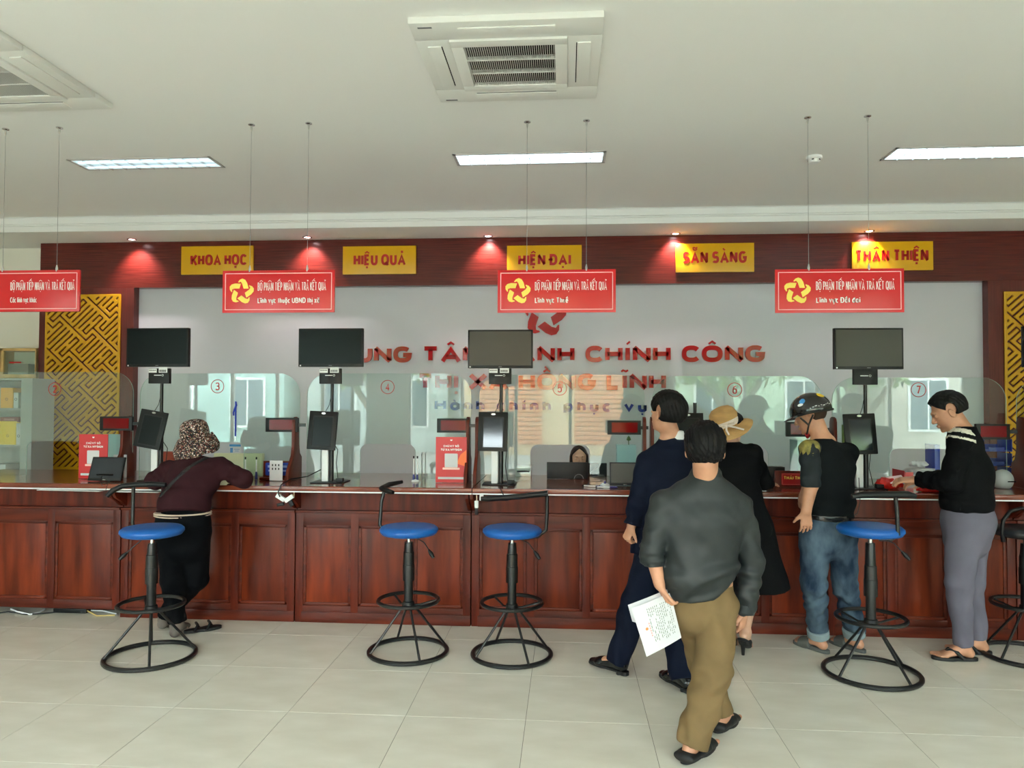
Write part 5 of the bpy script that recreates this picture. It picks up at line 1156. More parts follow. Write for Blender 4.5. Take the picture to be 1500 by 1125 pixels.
# papers in his hand
pc = J(960, 905, 3.50)
t = thing('document', 'printed white certificate with an orange seal held by the man in the grey jacket', 'paper', tuple(pc))
c4 = [J(925, 891, 3.46)-pc, J(947, 962, 3.44)-pc, J(998, 934, 3.52)-pc, J(982, 868, 3.54)-pc]
def sheet(cs, name, m, par, off, th=.0012):
    n = unit(np.cross(cs[1]-cs[0], cs[3]-cs[0])); n = n if n[1] < 0 else -n; k = 6; vs = []; fs = []
    for l in (0, 1):
        for i in range(k+1):
            for j in range(k+1):
                a, b = i/k, j/k; p = cs[0]*(1-a)*(1-b)+cs[1]*(1-a)*b+cs[2]*a*b+cs[3]*a*(1-b); vs.append(p+n*(off+l*th+.008*math.sin(a*PI)))
    N = (k+1)**2
    for i in range(k):
        for j in range(k):
            q = (i*(k+1)+j, i*(k+1)+j+1, (i+1)*(k+1)+j+1, (i+1)*(k+1)+j); fs.append(q); fs.append(tuple(v+N for v in reversed(q)))
    return obj(name, MB().add(vs, fs), m, par, smooth=80), n
sheet(c4, 'front_sheet', M['paper'], t, 0)
sheet([c4[0]+[-.012, .015, .01], c4[0]*.7+c4[1]*.3+[-.012, .015, .0], c4[2]+[-.01, .02, 0], c4[3]+[-.01, .012, .012]], 'back_sheet', M['paper'], t, -.008)
PR = mat('green grey print', (120, 134, 120), .8); b = MB(); rr = random.Random(3); n = unit(np.cross(c4[1]-c4[0], c4[3]-c4[0])); n = n if n[1] < 0 else -n
def on(a, b_): return c4[0]*(1-a)*(1-b_)+c4[1]*(1-a)*b_+c4[2]*a*b_+c4[3]*a*(1-b_)+n*(.0018+.008*math.sin(a*PI))
for col in range(13):
    a0 = .32+.048*col; bb = .12
    while bb < .80:
        L = rr.uniform(.02, .07)
        if rr.random() < .78: v = [on(a0, bb), on(a0, bb+L), on(a0+.016, bb+L), on(a0+.016, bb)]; b.add(v, [(0, 1, 2, 3)])
        bb += L+.018
obj('print', b, PR, t)
b = MB(); b.add([on(.20+.035*math.cos(q*PI/8), .50+.030*math.sin(q*PI/8)) for q in range(16)], [tuple(range(16))]); obj('orange_seal', b, mat('seal orange', (226, 130, 60), .6), t)
b = MB()
for q in range(6): b.add([on(.27, .40+.05*q), on(.27, .43+.05*q), on(.295, .43+.05*q), on(.295, .40+.05*q)], [(0, 1, 2, 3)])
obj('red_print', b, mat('print pink', (232, 150, 140), .7), t)

def leather(a, fw, up, t, org, m, s=1.0):
    fw = unit(fw); up = unit(np.array(up)-fw*(np.array(up)@fw)); sd = np.cross(fw, up)
    f = Field(*bounds([a+fw*.2, a-fw*.08], .14), .0055)
    f.cone(a-up*.02, a-up*.045-fw*.035, .040*s, .036*s, .01); f.loft(a-up*.030+fw*.0, a-up*.055+fw*.12, (.038, .040), (.045, .026), sd, .02); f.loft(a-up*.055+fw*.11, a-up*.064+fw*.185, (.044, .026), (.026, .016), sd, .02)
    f.cut(a-up*.070, -up); f.cut(a+up*.030, up)
    sh = obj('shoe', f.mesh('shoe', org), m, t)
    b, *_ = sole_plate(a-org, fw, up, .285, .042, .010, .080, .078); obj('sole', b, M['rubber'], sh)
    b, *_ = sole_plate(a-org, fw, up, .075, .036, .022, .092, .078); obj('heel', b, M['rubber'], sh)

# ------------------------------------------------------------ man in the navy suit
def man_suit():
    oa, ob = P(905, 980, Z=0), P(1000, 1002, Z=0); org = (oa+ob)/2; org[2] = 0
    t = thing('person', 'man in a dark navy suit striding left past window 5', 'person', tuple(org), 'people at the counter')
    R = facing(-40, -8, 0); B = facing(-38); hc = J(976, 606, 4.46); nb = J(985, 644, 4.50); u = B[:, 0]
    c0 = J(979, 672, 4.50); sa = c0-u*.175; sb = c0+u*.175; sa[2] -= .015; sb[2] -= .015
    ea = J(935, 733, 4.36); wa = J(925, 770, 4.34); eb = J(1000, 740, 4.75); wb = J(990, 780, 4.9)
    ch = J(976, 705, 4.48); wt = J(972, 765, 4.46); ha = J(958, 805, 4.42); hb = J(985, 805, 4.44)
    aa = P(904, 962, Z=.10); ab = P(1000, 985, Z=.10); ka = J(932, 880, 4.46); kb = J(985, 895, 4.38)
    fa = unit(P(853, 966, Z=0)-P(916, 986, Z=0)); fb = unit(P(978, 990, Z=0)-P(1010, 1008, Z=0))
    f = Field(*bounds([hc, sa, sb, ea, wa, eb, wb, aa, ab]), .0056)
    head(f, hc, R, 1.0); f.cone(hc+R@np.array([0, -.02, -.06]), nb, .052, .056, .02)
    f.loft(nb-[0, 0, .03], ch, (.10, .07), (.16, .10), u, .03); f.loft(ch, wt, (.16, .10), (.14, .09), u, .03); f.loft(wt, (ha+hb)/2, (.14, .09), (.15, .10), u, .03)
    limb(f, [sa, ea, wa], [.046, .038, .026]); limb(f, [sb, eb, wb], [.046, .038, .026])
    hand(f, wa, [-.35, .0, -.9], [.75, .5, -.2], 1, (.9, 1.1, .6), .92); hand(f, wb, [-.3, .2, -.9], [.7, -.4, 0], -1, (.6, .8, .5), .92)
    limb(f, [ha, ka, aa], [.068, .050, .034]); limb(f, [hb, kb, ab], [.068, .050, .034]); foot(f, aa, fa, [0, 0, 1], toes=False); foot(f, ab, fb, [0, 0, 1], toes=False)
    part('body', f, SKIN, t, org); hair_cap('hair', hc, R, HAIR, t, org, 1.04, nape=-.070, vol=.014, front=.060); eyes(hc, R, t, org)
    NV = mat('navy suit cloth', (15, 21, 38), .8, bump=.4, bscale=8, var=.05)
    f = Field(*bounds([nb, sa, sb, ea, wa, wt, ha], .15), .0062)
    f.loft(nb+[0, 0, .02], nb-[0, 0, .05], (.078, .07), (.14, .085), u, .03, flat=(1, 0)); f.loft(sa+u*.01, sb-u*.01, (.066, .062), (.066, .062), [0, 0, 1], .04)
    f.loft(J(979, 678, 4.50), ch, (.16, .09), (.195, .125), u, .05); f.loft(ch, wt, (.195, .125), (.175, .12), u, .04, wr=(.003, 5, .8)); f.loft(wt, J(966, 815, 4.44), (.175, .12), (.20, .15), u, .03, flat=(0, 1), wr=(.004, 5, 1.4))
    f.loft(sa, ea, (.068, .064), (.060, .056), u, .012, wr=(.003, 8, .3)); f.loft(ea, J(926, 769, 4.34), (.060, .056), (.050, .046), u, .01, flat=(0, 1), wr=(.004, 12, 1.3)); f.loft(sb, eb, (.068, .066), (.058, .056), u, .04); f.loft(eb, J(990, 775, 4.88), (.058, .056), (.046, .044), u, .02, flat=(0, 1))
    f.noise(.001, 35, .4); part('suit_jacket', f, NV, t, org)
    f = Field(*bounds([nb], .16), .0055); f.loft(nb+[0, 0, .054], nb-[0, 0, .0], (.066, .064), (.080, .076), u, 0, flat=(1, 1)); f.cone(nb, hc, .050, .050, .001, sub=True); part('shirt_collar', f, M['paper'], t, org, 'white shirt collar')
    f = Field(*bounds([ha, hb, aa, ab], .16), .0062); f.loft(J(972, 790, 4.45), J(972, 815, 4.44), (.17, .12), (.17, .125), u, .03)
    f.loft(ha, ka, (.098, .10), (.082, .085), u, .03, wr=(.004, 6, .5)); f.loft(ka, aa-[0, 0, .040], (.082, .085), (.062, .072), u, .02, flat=(0, 1), wr=(.005, 7, 1.5)); f.loft(hb, kb, (.098, .10), (.080, .085), u, .03, wr=(.004, 6, 2.2)); f.loft(kb, ab-[0, 0, .040], (.080, .085), (.062, .072), u, .02, flat=(0, 1), wr=(.005, 7, .2))
    part('trousers', f, NV, t, org)
    LE = mat('black leather', (16, 16, 18), .22, spec=.6)
    leather(aa, fa, (0, 0, 1), t, org, LE); leather(ab, fb, (0, 0, 1), t, org, LE)
man_suit()

# ------------------------------------------------------------ woman in black with straw hat
def woman_black():
    o1, o2 = P(1083, 950, Z=0), P(1062, 948, Z=0); org = (o1+o2)/2; org[2] = 0
    t = thing('person', 'woman in a long black dress leaning on the counter under a straw hat', 'person', tuple(org), 'people at the counter')
    R = facing(18, 35, 0); B = facing(15); u = B[:, 0]; hc = J(1072, 630, 5.06); nb = J(1070, 652, 4.98)
    sa = J(1040, 668, 4.92); sb = J(1102, 664, 4.96); eb = J(1119, 706, 4.98); wb = J(1128, 709, 5.14); ea = J(1035, 706, 5.02); wa = J(1060, 705, 5.18); wa[2] = max(wa[2], 1.04); wb[2] = max(wb[2], 1.035)
    ch = J(1075, 690, 4.92); wt = J(1084, 738, 4.86); pe = J(1088, 775, 4.84); ha, hb = J(1074, 785, 4.85), J(1100, 785, 4.84)
    aa, ab = P(1092, 925, Z=.13), P(1070, 922, Z=.13); ka, kb = J(1085, 865, 4.80), J(1100, 865, 4.80); fw = unit([.35, .93, -.55])
    f = Field(*bounds([hc, sa, sb, ea, wa, eb, wb, aa, ab]), .0056)
    head(f, hc, R, .93); f.cone(hc+R@np.array([0, -.02, -.06]), nb, .044, .048, .02); f.loft(nb-[0, 0, .03], ch, (.08, .06), (.14, .09), u, .03); f.loft(ch, wt, (.14, .09), (.12, .085), u, .03); f.loft(wt, pe, (.12, .085), (.15, .11), u, .03)
    limb(f, [sa, ea, wa], [.04, .034, .023]); limb(f, [sb, eb, wb], [.04, .034, .023]); hand(f, wa, [.2, 1, -.02], [0, 0, -1], 1, (.1, .2, .1), .85); hand(f, wb, [.2, 1, -.02], [0, 0, -1], -1, (.1, .2, .1), .85)
    limb(f, [ha, kb, ab], [.08, .05, .028]); limb(f, [hb, kb, aa], [.08, .05, .028]); foot(f, aa, fw, [.3, .5, 1], .9); foot(f, ab, fw, [.3, .5, 1], .9)
    part('body', f, SKINP, t, org); hair_cap('hair', hc, R, HAIR, t, org, .95, nape=-.09, vol=.006)
    BK = mat('black cloth', (10, 11, 13), .85, bump=.12, bscale=60, var=.1)
    f = Field(*bounds([nb, sa, sb, ea, eb, wb, pe], .16), .0062)
    f.loft(nb+[0, 0, .02], nb-[0, 0, .05], (.062, .06), (.10, .075), u, .02, flat=(1, 0)); f.loft(sa, sb, (.056, .054), (.056, .054), [0, 1, 0], .04); f.loft(J(1071, 672, 4.95), ch, (.13, .08), (.158, .105), u, .04); f.loft(ch, wt, (.158, .105), (.138, .10), u, .04, wr=(.003, 8, 1)); f.loft(wt, pe, (.138, .10), (.18, .14), u, .03)
    f.loft(sb, eb, (.058, .056), (.052, .050), u, .04, wr=(.003, 12, 1)); f.loft(eb, wb-unit(wb-eb)*.02, (.052, .050), (.038, .036), u, .02, flat=(0, 1)); f.loft(sa, ea, (.056, .056), (.050, .050), u, .04); f.loft(ea, wa-unit(wa-ea)*.02, (.050, .050), (.036, .036), u, .02, flat=(0, 1))
    part('blouse', f, BK, t, org)
    hm = J(1101, 864, 4.84); f = Field(*bounds([wt, hm], .32), .007); f.loft(wt-[0, 0, .02], hm, (.145, .11), (.235, .19), u, .03, flat=(0, 1), wr=(.010, 1.2, .6)); f.noise(.003, 17, .8); part('skirt', f, BK, t, org)
    for a in (aa, ab):
        fu = unit(fw); up = unit(np.array([.3, .5, 1])-fu*(np.array([.3, .5, 1])@fu)); sd = np.cross(fu, up)
        f = Field(*bounds([a+fu*.16, a-fu*.06], .12), .0055); f.loft(a-up*.050+fu*.055, a-up*.060+fu*.165, (.044, .028), (.028, .018), sd, 0); f.loft(a-up*.066-fu*.06, a-up*.066+fu*.10, (.036, .010), (.040, .010), sd, .006)
        sh = obj('high_heel_shoe', f.mesh('shoe', org), M['rubber'], t, label='black high heeled mule'); hp = a-up*.066-fu*.045
        obj('heel', MB().tube([hp-org, (hp[0]-org[0], hp[1]-org[1], .03), (hp[0]-org[0], hp[1]-org[1], .001)], [.020, .012, .010], 10), mat('black leather', (16, 16, 18), .22), sh)
    # straw hat rests on the head
    hR = facing(10, -8, 22); h0 = J(1064, 622, 5.05); hat = thing('straw_hat', 'tan straw sun hat with a white ribbon bow, worn by the woman in black', 'hat', tuple(h0))
    ST = mat('straw', (190, 148, 92), .75, bump=.5, bscale=120, stretch=(1, 1, 4), var=.08)
    def place(mb): mb.v = [tuple(hR@np.array(v)) for v in mb.v]; return mb
    obj('crown', place(MB().lathe([(.094, -.010), (.097, .02), (.095, .06), (.084, .095), (.060, .117), (.025, .126), (0, .127)], n=40, sy=1.08)), ST, hat, smooth=80)
    prof = [(.090, -.006), (.120, -.016), (.150, -.034), (.168, -.052), (.166, -.056), (.146, -.040), (.116, -.022), (.088, -.012), (.090, -.006)]
    mb = MB().lathe(prof, n=64, sy=1.05)
    mb.v = [(x, y, z+.018*math.sin(2*math.atan2(y, x)+1.0)*(math.hypot(x, y)/.16)**2) for x, y, z in mb.v]; obj('brim', place(mb), ST, hat, smooth=80)
    RB = mat('ribbon', (216, 202, 192), .7); bd = obj('ribbon_band', place(MB().lathe([(.0965, -.004), (.0990, .012), (.0990, .030), (.0965, .034)], n=40, sy=1.08)), RB, hat)
    bw = MB()
    for e in (-1, 1): bw.tube([(0, -.112, .014), (e*.022, -.122, .026), (e*.055, -.114, .022), (e*.05, -.112, .002), (e*.018, -.118, .006), (0, -.112, .014)], .0055, 6); bw.tube([(0, -.112, .012), (e*.03+.02, -.135, -.014), (e*.05+.045, -.150, -.045)], [.005, .007, .006], 6)
    bw.tube([(-.0, -.124, .004), (0, -.124, .024)], .009, 8); obj('bow', place(bw), RB, bd)
woman_black()

# ------------------------------------------------------------ man in helmet and jeans
def man_helmet():
    o1, o2 = P(1196, 952, Z=0), P(1250, 950, Z=0); org = (o1+o2)/2; org[2] = 0
    t = thing('person', 'man in a black helmet, black top and faded jeans, one hand on his hip', 'person', tuple(org), 'people at the counter')
    R = facing(-62, 16, 0); B = facing(-22); u = B[:, 0]; hc = J(1187, 609, 4.93); nb = J(1204, 644, 4.90)
    sa = J(1186, 661, 4.82); sb = J(1244, 663, 5.01); ea = J(1188, 708, 4.74); wa = J(1181, 748, 4.72); eb = J(1230, 712, 5.02); wb = J(1180, 716, 5.04)
    ch = J(1213, 690, 4.90); wt = J(1216, 735, 4.88); pe = J(1213, 772, 4.87); ha, hb = J(1193, 787, 4.85), J(1233, 787, 4.88)
    aa, ab = P(1199, 934, Z=.085), P(1252, 933, Z=.085); ka, kb = J(1192, 857, 4.84), J(1238, 857, 4.90); fa = unit(P(1166, 938, Z=0)-P(1205, 951, Z=0)); fb = unit(P(1222, 937, Z=0)-P(1260, 950, Z=0))
    f = Field(*bounds([hc, sa, sb, ea, wa, eb, wb, aa, ab]), .0056)
    head(f, hc, R, .98); f.cone(hc+R@np.array([0, -.025, -.06]), nb, .050, .056, .02); f.loft(nb-[0, 0, .03], ch, (.10, .07), (.15, .10), u, .03); f.loft(ch, wt, (.15, .10), (.135, .09), u, .03); f.loft(wt, pe, (.135, .09), (.15, .10), u, .03)
    limb(f, [sa, ea, wa], [.050, .046, .030]); limb(f, [sb, eb, wb], [.046, .040, .027])
    hand(f, wa, [.05, .15, -1], [-.1, 1, .2], -1, (.10, .35, .4), .98, .10); hand(f, wb, [-.35, -.1, -.9], [.8, .2, -.3], -1, (.3, .35, .3), .95)
    limb(f, [ha, ka, aa], [.068, .050, .034]); limb(f, [hb, kb, ab], [.068, .050, .034]); foot(f, aa, fa, [0, 0, 1]); foot(f, ab, fb, [0, 0, 1])
    part('body', f, SKIN, t, org); eyes(hc, R, t, org, .98)
    hair_cap('hair', hc, R, mat('cropped hair', (62, 48, 40), .8), t, org, .93, nape=-.065, vol=.0, noise=0, front=.045)
    BT = mat('black jersey', (17, 20, 22), .85, bump=.1, bscale=50, var=.08)
    f = Field(*bounds([nb, sa, sb, ea, eb, wb, pe], .15), .0062)
    f.loft(nb+[0, 0, .008], nb-[0, 0, .05], (.072, .068), (.11, .08), u, .02, flat=(1, 0)); f.loft(sa, sb, (.060, .058), (.060, .058), [0, 0, 1], .04); f.loft(J(1210, 672, 4.9), ch, (.15, .085), (.180, .118), u, .05); f.loft(ch, wt, (.180, .118), (.162, .112), u, .04, wr=(.004, 6, 1)); f.loft(wt, J(1216, 757, 4.87), (.160, .112), (.162, .118), u, .03, flat=(0, 1), wr=(.005, 10, .2))
    f.loft(sb-u*.015, eb, (.054, .052), (.052, .050), u, .04); f.loft(eb, eb+(wb-eb)*.75, (.054, .052), (.042, .040), [0, 0, 1], .02, flat=(0, 1)); f.noise(.001, 35, 2)
    top = part('top', f, BT, t, org)
    f = Field(*bounds([sa, ea], .13), .0055); f.loft(sa+[0, 0, .01], ea, (.068, .066), (.058, .056), u, .01, flat=(0, 0), wr=(.004, 10, .8)); f.loft(ea, ea+(wa-ea)*.10, (.058, .056), (.054, .052), u, .01, flat=(0, 1)); f.cut(ea-[0, 0, .022], [0, 0, -1])
    sl = obj('sleeve', f.mesh('sleeve', org), mat('charcoal sleeve', (44, 50, 54), .85, bump=.1, bscale=50, rgb2=(36, 40, 42), vscale=8), top)
    # gold print on the shoulder: a skin lying on the sleeve
    f = Field(*bounds([sa, ea], .13), .0045); f.loft(sa+[0, 0, .01], ea, (.0695, .0675), (.0595, .0575), u, .01, wr=(.004, 10, .8))
    x, y, z = f._reg(f.lo, f.lo+f.h*f.n)[1]; lim = sa[2]+.012+.030*np.sin((x+y)*70)+.014*np.sin((x-y)*150+1)
    f.V = np.maximum(f.V, lim-z+0*x); f.V = np.maximum(f.V, (x-(sa[0]+.05))).astype(np.float32); obj('gold_print', f.mesh('gold_print', org), mat('olive gold print', (150, 138, 66), .7, rgb2=(90, 84, 44), vscale=30), top)
    JN = mat('faded denim', (32, 48, 68), .85, rgb2=(88, 106, 122), vscale=4.5, stretch=(2, 2, 1.1), bump=.6, bscale=14, detail=5)
    f = Field(*bounds([ha, hb, aa, ab, pe], .15), .0062); f.loft(J(1214, 757, 4.87), pe, (.150, .108), (.166, .120), u, .02, flat=(1, 0)); f.loft(pe, J(1213, 792, 4.87), (.166, .120), (.160, .125), u, .03)
    for h_, k_, a_, ph in ((ha, ka, aa, .4), (hb, kb, ab, 1.9)): f.loft(h_, k_, (.092, .10), (.074, .080), u, .03, wr=(.004, 8, ph)); f.loft(k_, a_+[0, 0, .035], (.074, .080), (.058, .064), u, .02, flat=(0, 1), wr=(.006, 14, ph))
    f.noise(.0012, 40, .3); jn = part('jeans', f, JN, t, org)
    for a_, k_ in ((aa, ka), (ab, kb)):
        d = unit(k_-a_); f = Field(*bounds([a_], .16), .0055); f.loft(a_+d*.062, a_+d*.012, (.066, .071), (.066, .071), u, 0, flat=(1, 1)); obj('turn_up', f.mesh('turn_up', org), mat('pale denim inside', (138, 152, 156), .85), jn, label='pale rolled trouser cuff')
    f = Field(*bounds([pe], .26), .0055); f.loft(J(1214, 752, 4.87), J(1214, 761, 4.87), (.163, .120), (.163, .120), u, 0, flat=(1, 1)); obj('belt', f.mesh('belt', org), mat('black leather', (16, 16, 18), .22), jn)
    for q, cx in ((0, 1190), (1, 1233)):
        c = J(cx, 782, 4.74); b = MB().prism([(-.055, .045), (.055, .045), (.055, -.035), (0, -.06), (-.055, -.035)], -.003, .003); b.v = [tuple(c-org+np.array([v[0], v[1]-.0, v[2]])) for v in b.v]
    GS = mat('grey foam', (92, 94, 90), .7)
    for a_, fw in ((aa, fa), (ab, fb)):
        b, fw_, up_, sd, c = sole_plate(a_-org, fw, (0, 0, 1), .270, .048, .022, .084, .080); sh = obj('slide_sandal', b, GS, t, bevel=.004, label='grey slide sandal')
        f = Field(*bounds([a_+fw*.12], .13), .0055); f.loft(a_-up_*.045+fw*.045, a_-up_*.055+fw*.125, (.053, .042), (.052, .032), sd, 0, flat=(1, 1)); f.cut(a_-up_*.075, -up_); obj('strap', f.mesh('strap', org), GS, sh)
    # helmet
    hh = thing('helmet', 'glossy black half helmet with blue and yellow stickers, worn by the man in jeans', 'helmet', tuple(hc)); HB = mat('helmet shell', (16, 16, 17), .18, coat=.6)
    f = Field(hc-.19, hc+.19, .0055); msk = [lambda x, y, z: -(z-.012-.06*(y > .06)*0)]
    f.ell(hc+R@np.array([0, -.010, .030]), (.112, .132, .118), R, k=0, mask=[lambda x, y, z: -.012-z-.10*np.maximum(-y-.04, 0)]); f.ell(hc+R@np.array([0, -.010, .022]), (.096, .116, .102), R, k=.002, sub=True)
    obj('shell', f.mesh('shell', hc), HB, hh)
    rim = MB().tube([R@np.array([.112*math.cos(q*PI/20), -.010+.133*math.sin(q*PI/20), .016-.010*max(0, -math.sin(q*PI/20))]) for q in range(40)], .007, 8, closed=True); obj('rim', rim, M['rubber'], hh, smooth=80)
    pk = MB(); k = 12; vs = []
    for q in range(k+1):
        an = math.radians(25+130*q/k); vs += [R@np.array([.113*math.cos(an), .0+.125*math.sin(an), .020]), R@np.array([.118*math.cos(an), .01+.158*math.sin(an), .008]), R@np.array([.118*math.cos(an), .01+.158*math.sin(an), .002]), R@np.array([.113*math.cos(an), .0+.125*math.sin(an), .010])]
    pk.add(vs, [(4*q+j, 4*q+(j+1) % 4, 4*q+4+(j+1) % 4, 4*q+4+j) for q in range(k) for j in range(4)]+[(0, 1, 2, 3), (4*k+3, 4*k+2, 4*k+1, 4*k)]); obj('peak', pk, HB, hh)
    def on_shell(th, ph, r=1.012): return R@(np.array([0, -.010, .030])+np.array([.112*math.cos(ph)*math.cos(th), .132*math.cos(ph)*math.sin(th), .118*math.sin(ph)])*r)
    def sticker(th, ph, s_, m, nm, sx=1):
        b = MB(); n_ = 14; b.add([on_shell(th+s_*sx*math.cos(q*2*PI/n_), ph+s_*math.sin(q*2*PI/n_), 1.014) for q in range(n_)]+[on_shell(th, ph, 1.02)], [(q, (q+1) % n_, n_) for q in range(n_)]); obj(nm, b, m, hh)
    sticker(math.radians(172), .62, .17, mat('sticker blue', (70, 150, 220), .3), 'blue_sticker'); sticker(math.radians(-110), .75, .20, mat('sticker yellow', (240, 200, 40), .3), 'yellow_sticker', 1.6)
    sticker(math.radians(-75), .52, .13, M['white'], 'white_sticker', 1.6); sticker(math.radians(-80), .20, .10, M['white'], 'white_sticker'); sticker(math.radians(165), .42, .08, M['white'], 'white_sticker', 2)
    for q in range(16): sticker(math.radians(190+q*8), .10+.07*((q*7) % 5)/5, .022, M['white'], 'paint_fleck', 1+(q % 3))
    for e in (-1, 1):
        obj('chin_strap', MB().tube([R@np.array([e*.092, -.035, .0]), R@np.array([e*.084, .010, -.055]), R@np.array([e*.052, .045, -.112])], .006, 6).tube([R@np.array([e*.092, .045, .0]), R@np.array([e*.084, .012, -.055])], .006, 6), M['rubber'], hh)
    obj('chin_pad', MB().tube([R@np.array([-.052, .045, -.110]), R@np.array([0, .055, -.128]), R@np.array([.052, .045, -.110])], .011, 8), mat('strap red', (190, 24, 34), .5), hh)
man_helmet()

# ------------------------------------------------------------ man in striped black jacket
def man_striped():
    o1, o2 = P(1400, 966, Z=0), P(1425, 952, Z=0); org = (o1+o2)/2; org[2] = 0
    t = thing('person', 'man in a black jacket with white stripes and grey trousers standing at window 7', 'person', tuple(org), 'people at the counter')
    R = facing(-76, 24, 0); B = facing(-62); u = B[:, 0]; hc = J(1388, 604, 4.88); nb = J(1410, 631, 4.86)
    c0 = J(1417, 662, 4.86); sa = c0-u*.17; sb = c0+u*.17; ea = J(1396, 705, 4.74); wa = J(1340, 703, 4.96); eb = J(1404, 705, 5.06); wb = J(1355, 706, 5.08)
    sa = J(1408, 645, 4.70); sb = J(1422, 650, 5.0); wa[2] = max(wa[2], 1.05); wb[2] = max(wb[2], 1.05)
    ch = J(1417, 690, 4.85); wt = J(1416, 735, 4.84); pe = J(1418, 762, 4.84); ha, hb = J(1414, 780, 4.76), J(1424, 780, 4.94)
    aa, ab = P(1412, 947, Z=.085), P(1433, 938, Z=.085); ka, kb = J(1404, 855, 4.76), J(1421, 855, 4.96); fa = unit(P(1372, 964, Z=0)-P(1424, 966, Z=0)); fb = unit(P(1370, 952, Z=0)-P(1436, 955, Z=0))
    f = Field(*bounds([hc, sa, sb, ea, wa, eb, wb, aa, ab]), .0056)
    head(f, hc, R, .98); f.cone(hc+R@np.array([0, -.025, -.06]), nb, .053, .058, .02); f.loft(nb-[0, 0, .03], ch, (.10, .07), (.15, .10), u, .03); f.loft(ch, wt, (.15, .10), (.135, .10), u, .03); f.loft(wt, pe, (.135, .10), (.15, .11), u, .03)
    limb(f, [sa, ea, wa], [.046, .042, .027]); limb(f, [sb, eb, wb], [.046, .040, .026])
    hand(f, wa, [-1, .35, -.05], [.2, .3, -1], -1, (.35, .5, .4), .95); hand(f, wb, [-1, .3, -.05], [.2, .2, -1], 1, (.35, .5, .4), .95)
    limb(f, [ha, ka, aa], [.068, .050, .034]); limb(f, [hb, kb, ab], [.068, .050, .034]); foot(f, aa, fa, [0, 0, 1]); foot(f, ab, fb, [0, 0, 1])
    part('body', f, SKIN, t, org); hair_cap('hair', hc, R, HAIR, t, org, 1.0, nape=-.055, vol=.012, front=.056); eyes(hc, R, t, org, .98)
    BJ = mat('black knit jacket', (13, 14, 16), .85, bump=.15, bscale=90, var=.08)
    f = Field(*bounds([nb, sa, sb, ea, eb, wa, wb, pe], .16), .0062)
    f.loft(nb+[-.0, 0, .026], nb-[0, 0, .05], (.072, .076), (.11, .09), u, .02, flat=(1, 0)); f.loft(sa, sb, (.066, .064), (.066, .064), [0, 0, 1], .05); f.loft(J(1415, 660, 4.86), ch, (.15, .10), (.165, .138), u, .05); f.loft(ch, wt, (.165, .138), (.155, .148), u, .04, wr=(.004, 6, 1)); f.loft(wt, J(1414, 750, 4.84), (.155, .146), (.142, .136), u, .02, flat=(0, 1))
    f.loft(sa, ea, (.070, .068), (.064, .062), [1, 0, 0], .012, wr=(.004, 9, .8)); f.loft(ea, wa-unit(wa-ea)*.02, (.068, .064), (.046, .044), [0, 0, 1], .03, flat=(0, 1), wr=(.005, 14, .4)); f.loft(sb, eb, (.070, .068), (.060, .058), [1, 0, 0], .03); f.loft(eb, wb-unit(wb-eb)*.02, (.060, .058), (.044, .042), [0, 0, 1], .03, flat=(0, 1), wr=(.005, 14, 1.4))
    F0 = f.V.copy(); f.noise(.001, 35, 2); jk = part('jacket', f, BJ, t, org)
    # stripes: thin skins over the sleeve and chest between slanting planes
    for (p1, p2, p3, p4, nm) in (((1378, 628), (1430, 640), (1378, 618), (1430, 633-6), 'wide_stripe'), ((1378, 637.5), (1430, 650), (1378, 633), (1430, 646), 'thin_stripe')):
        g = f.like(F0-.0028)
        n = unit(np.cross(J(*p2, 4.7)-J(*p1, 4.7), [0, 1, 0])); n = n if n[2] < 0 else -n
        off = [0, 0, 0]
        dz = 0.0
        a1, a3 = J(*p1, 4.7)+[0, 0, dz], J(*p3, 4.7)+[0, 0, dz]
        g.cut(a1, n); g.cut(a3, -n); g.cut(J(1379, 640, 4.7), [-1, .0, 0]); g.cut(J(1431, 640, 4.7), [1, .0, 0]); g.cut(np.array([0, 4.90, 0]), [0, 1, 0])
        g.V = np.maximum(g.V, -(F0+.004)).astype(np.float32)
        obj(nm, g.mesh(nm, org), mat('cream stripe', (226, 222, 206), .8), jk, label='cream white stripe')
    GT = mat('grey violet trousers', (104, 101, 114), .8, bump=.4, bscale=7, var=.04, vscale=5)
    f = Field(*bounds([ha, hb, aa, ab, pe], .15), .0062); f.loft(J(1416, 742, 4.84), pe, (.140, .132), (.155, .148), u, .02, flat=(1, 0)); f.loft(pe, J(1416, 790, 4.85), (.155, .148), (.140, .132), u, .03)
    for h_, k_, a_, ph in ((ha, ka, aa, .4), (hb, kb, ab, 1.9)): f.loft(h_, k_, (.085, .106), (.062, .076), u, .03, wr=(.003, 5, ph)); f.loft(k_, a_+[0, 0, .012], (.062, .076), (.048, .054), u, .02, flat=(0, 1), wr=(.003, 6, ph))
    part('trousers', f, GT, t, org)
    for a_, fw in ((aa, fa), (ab, fb)):
        b, fw_, up_, sd, c = sole_plate(a_-org, fw, (0, 0, 1), .275, .048, .020, .084, .082); sh = obj('flip_flop', b, M['rubber'], t, bevel=.004, label='black flip flop')
        a0 = a_-org; tp = a0-up_*.040+fw_*.115
        for e in (-1, 1): obj('strap', MB().tube([a0-up_*.066+fw_*.02+sd*e*.046, a0-up_*.030+fw_*.055+sd*e*.036, a0-up_*.020+fw_*.088+sd*e*.012, tp-up_*.0, tp-up_*.026+fw_*.012], [.010, .012, .011, .008, .005], 8), M['rubber'], sh, smooth=80)
man_striped()

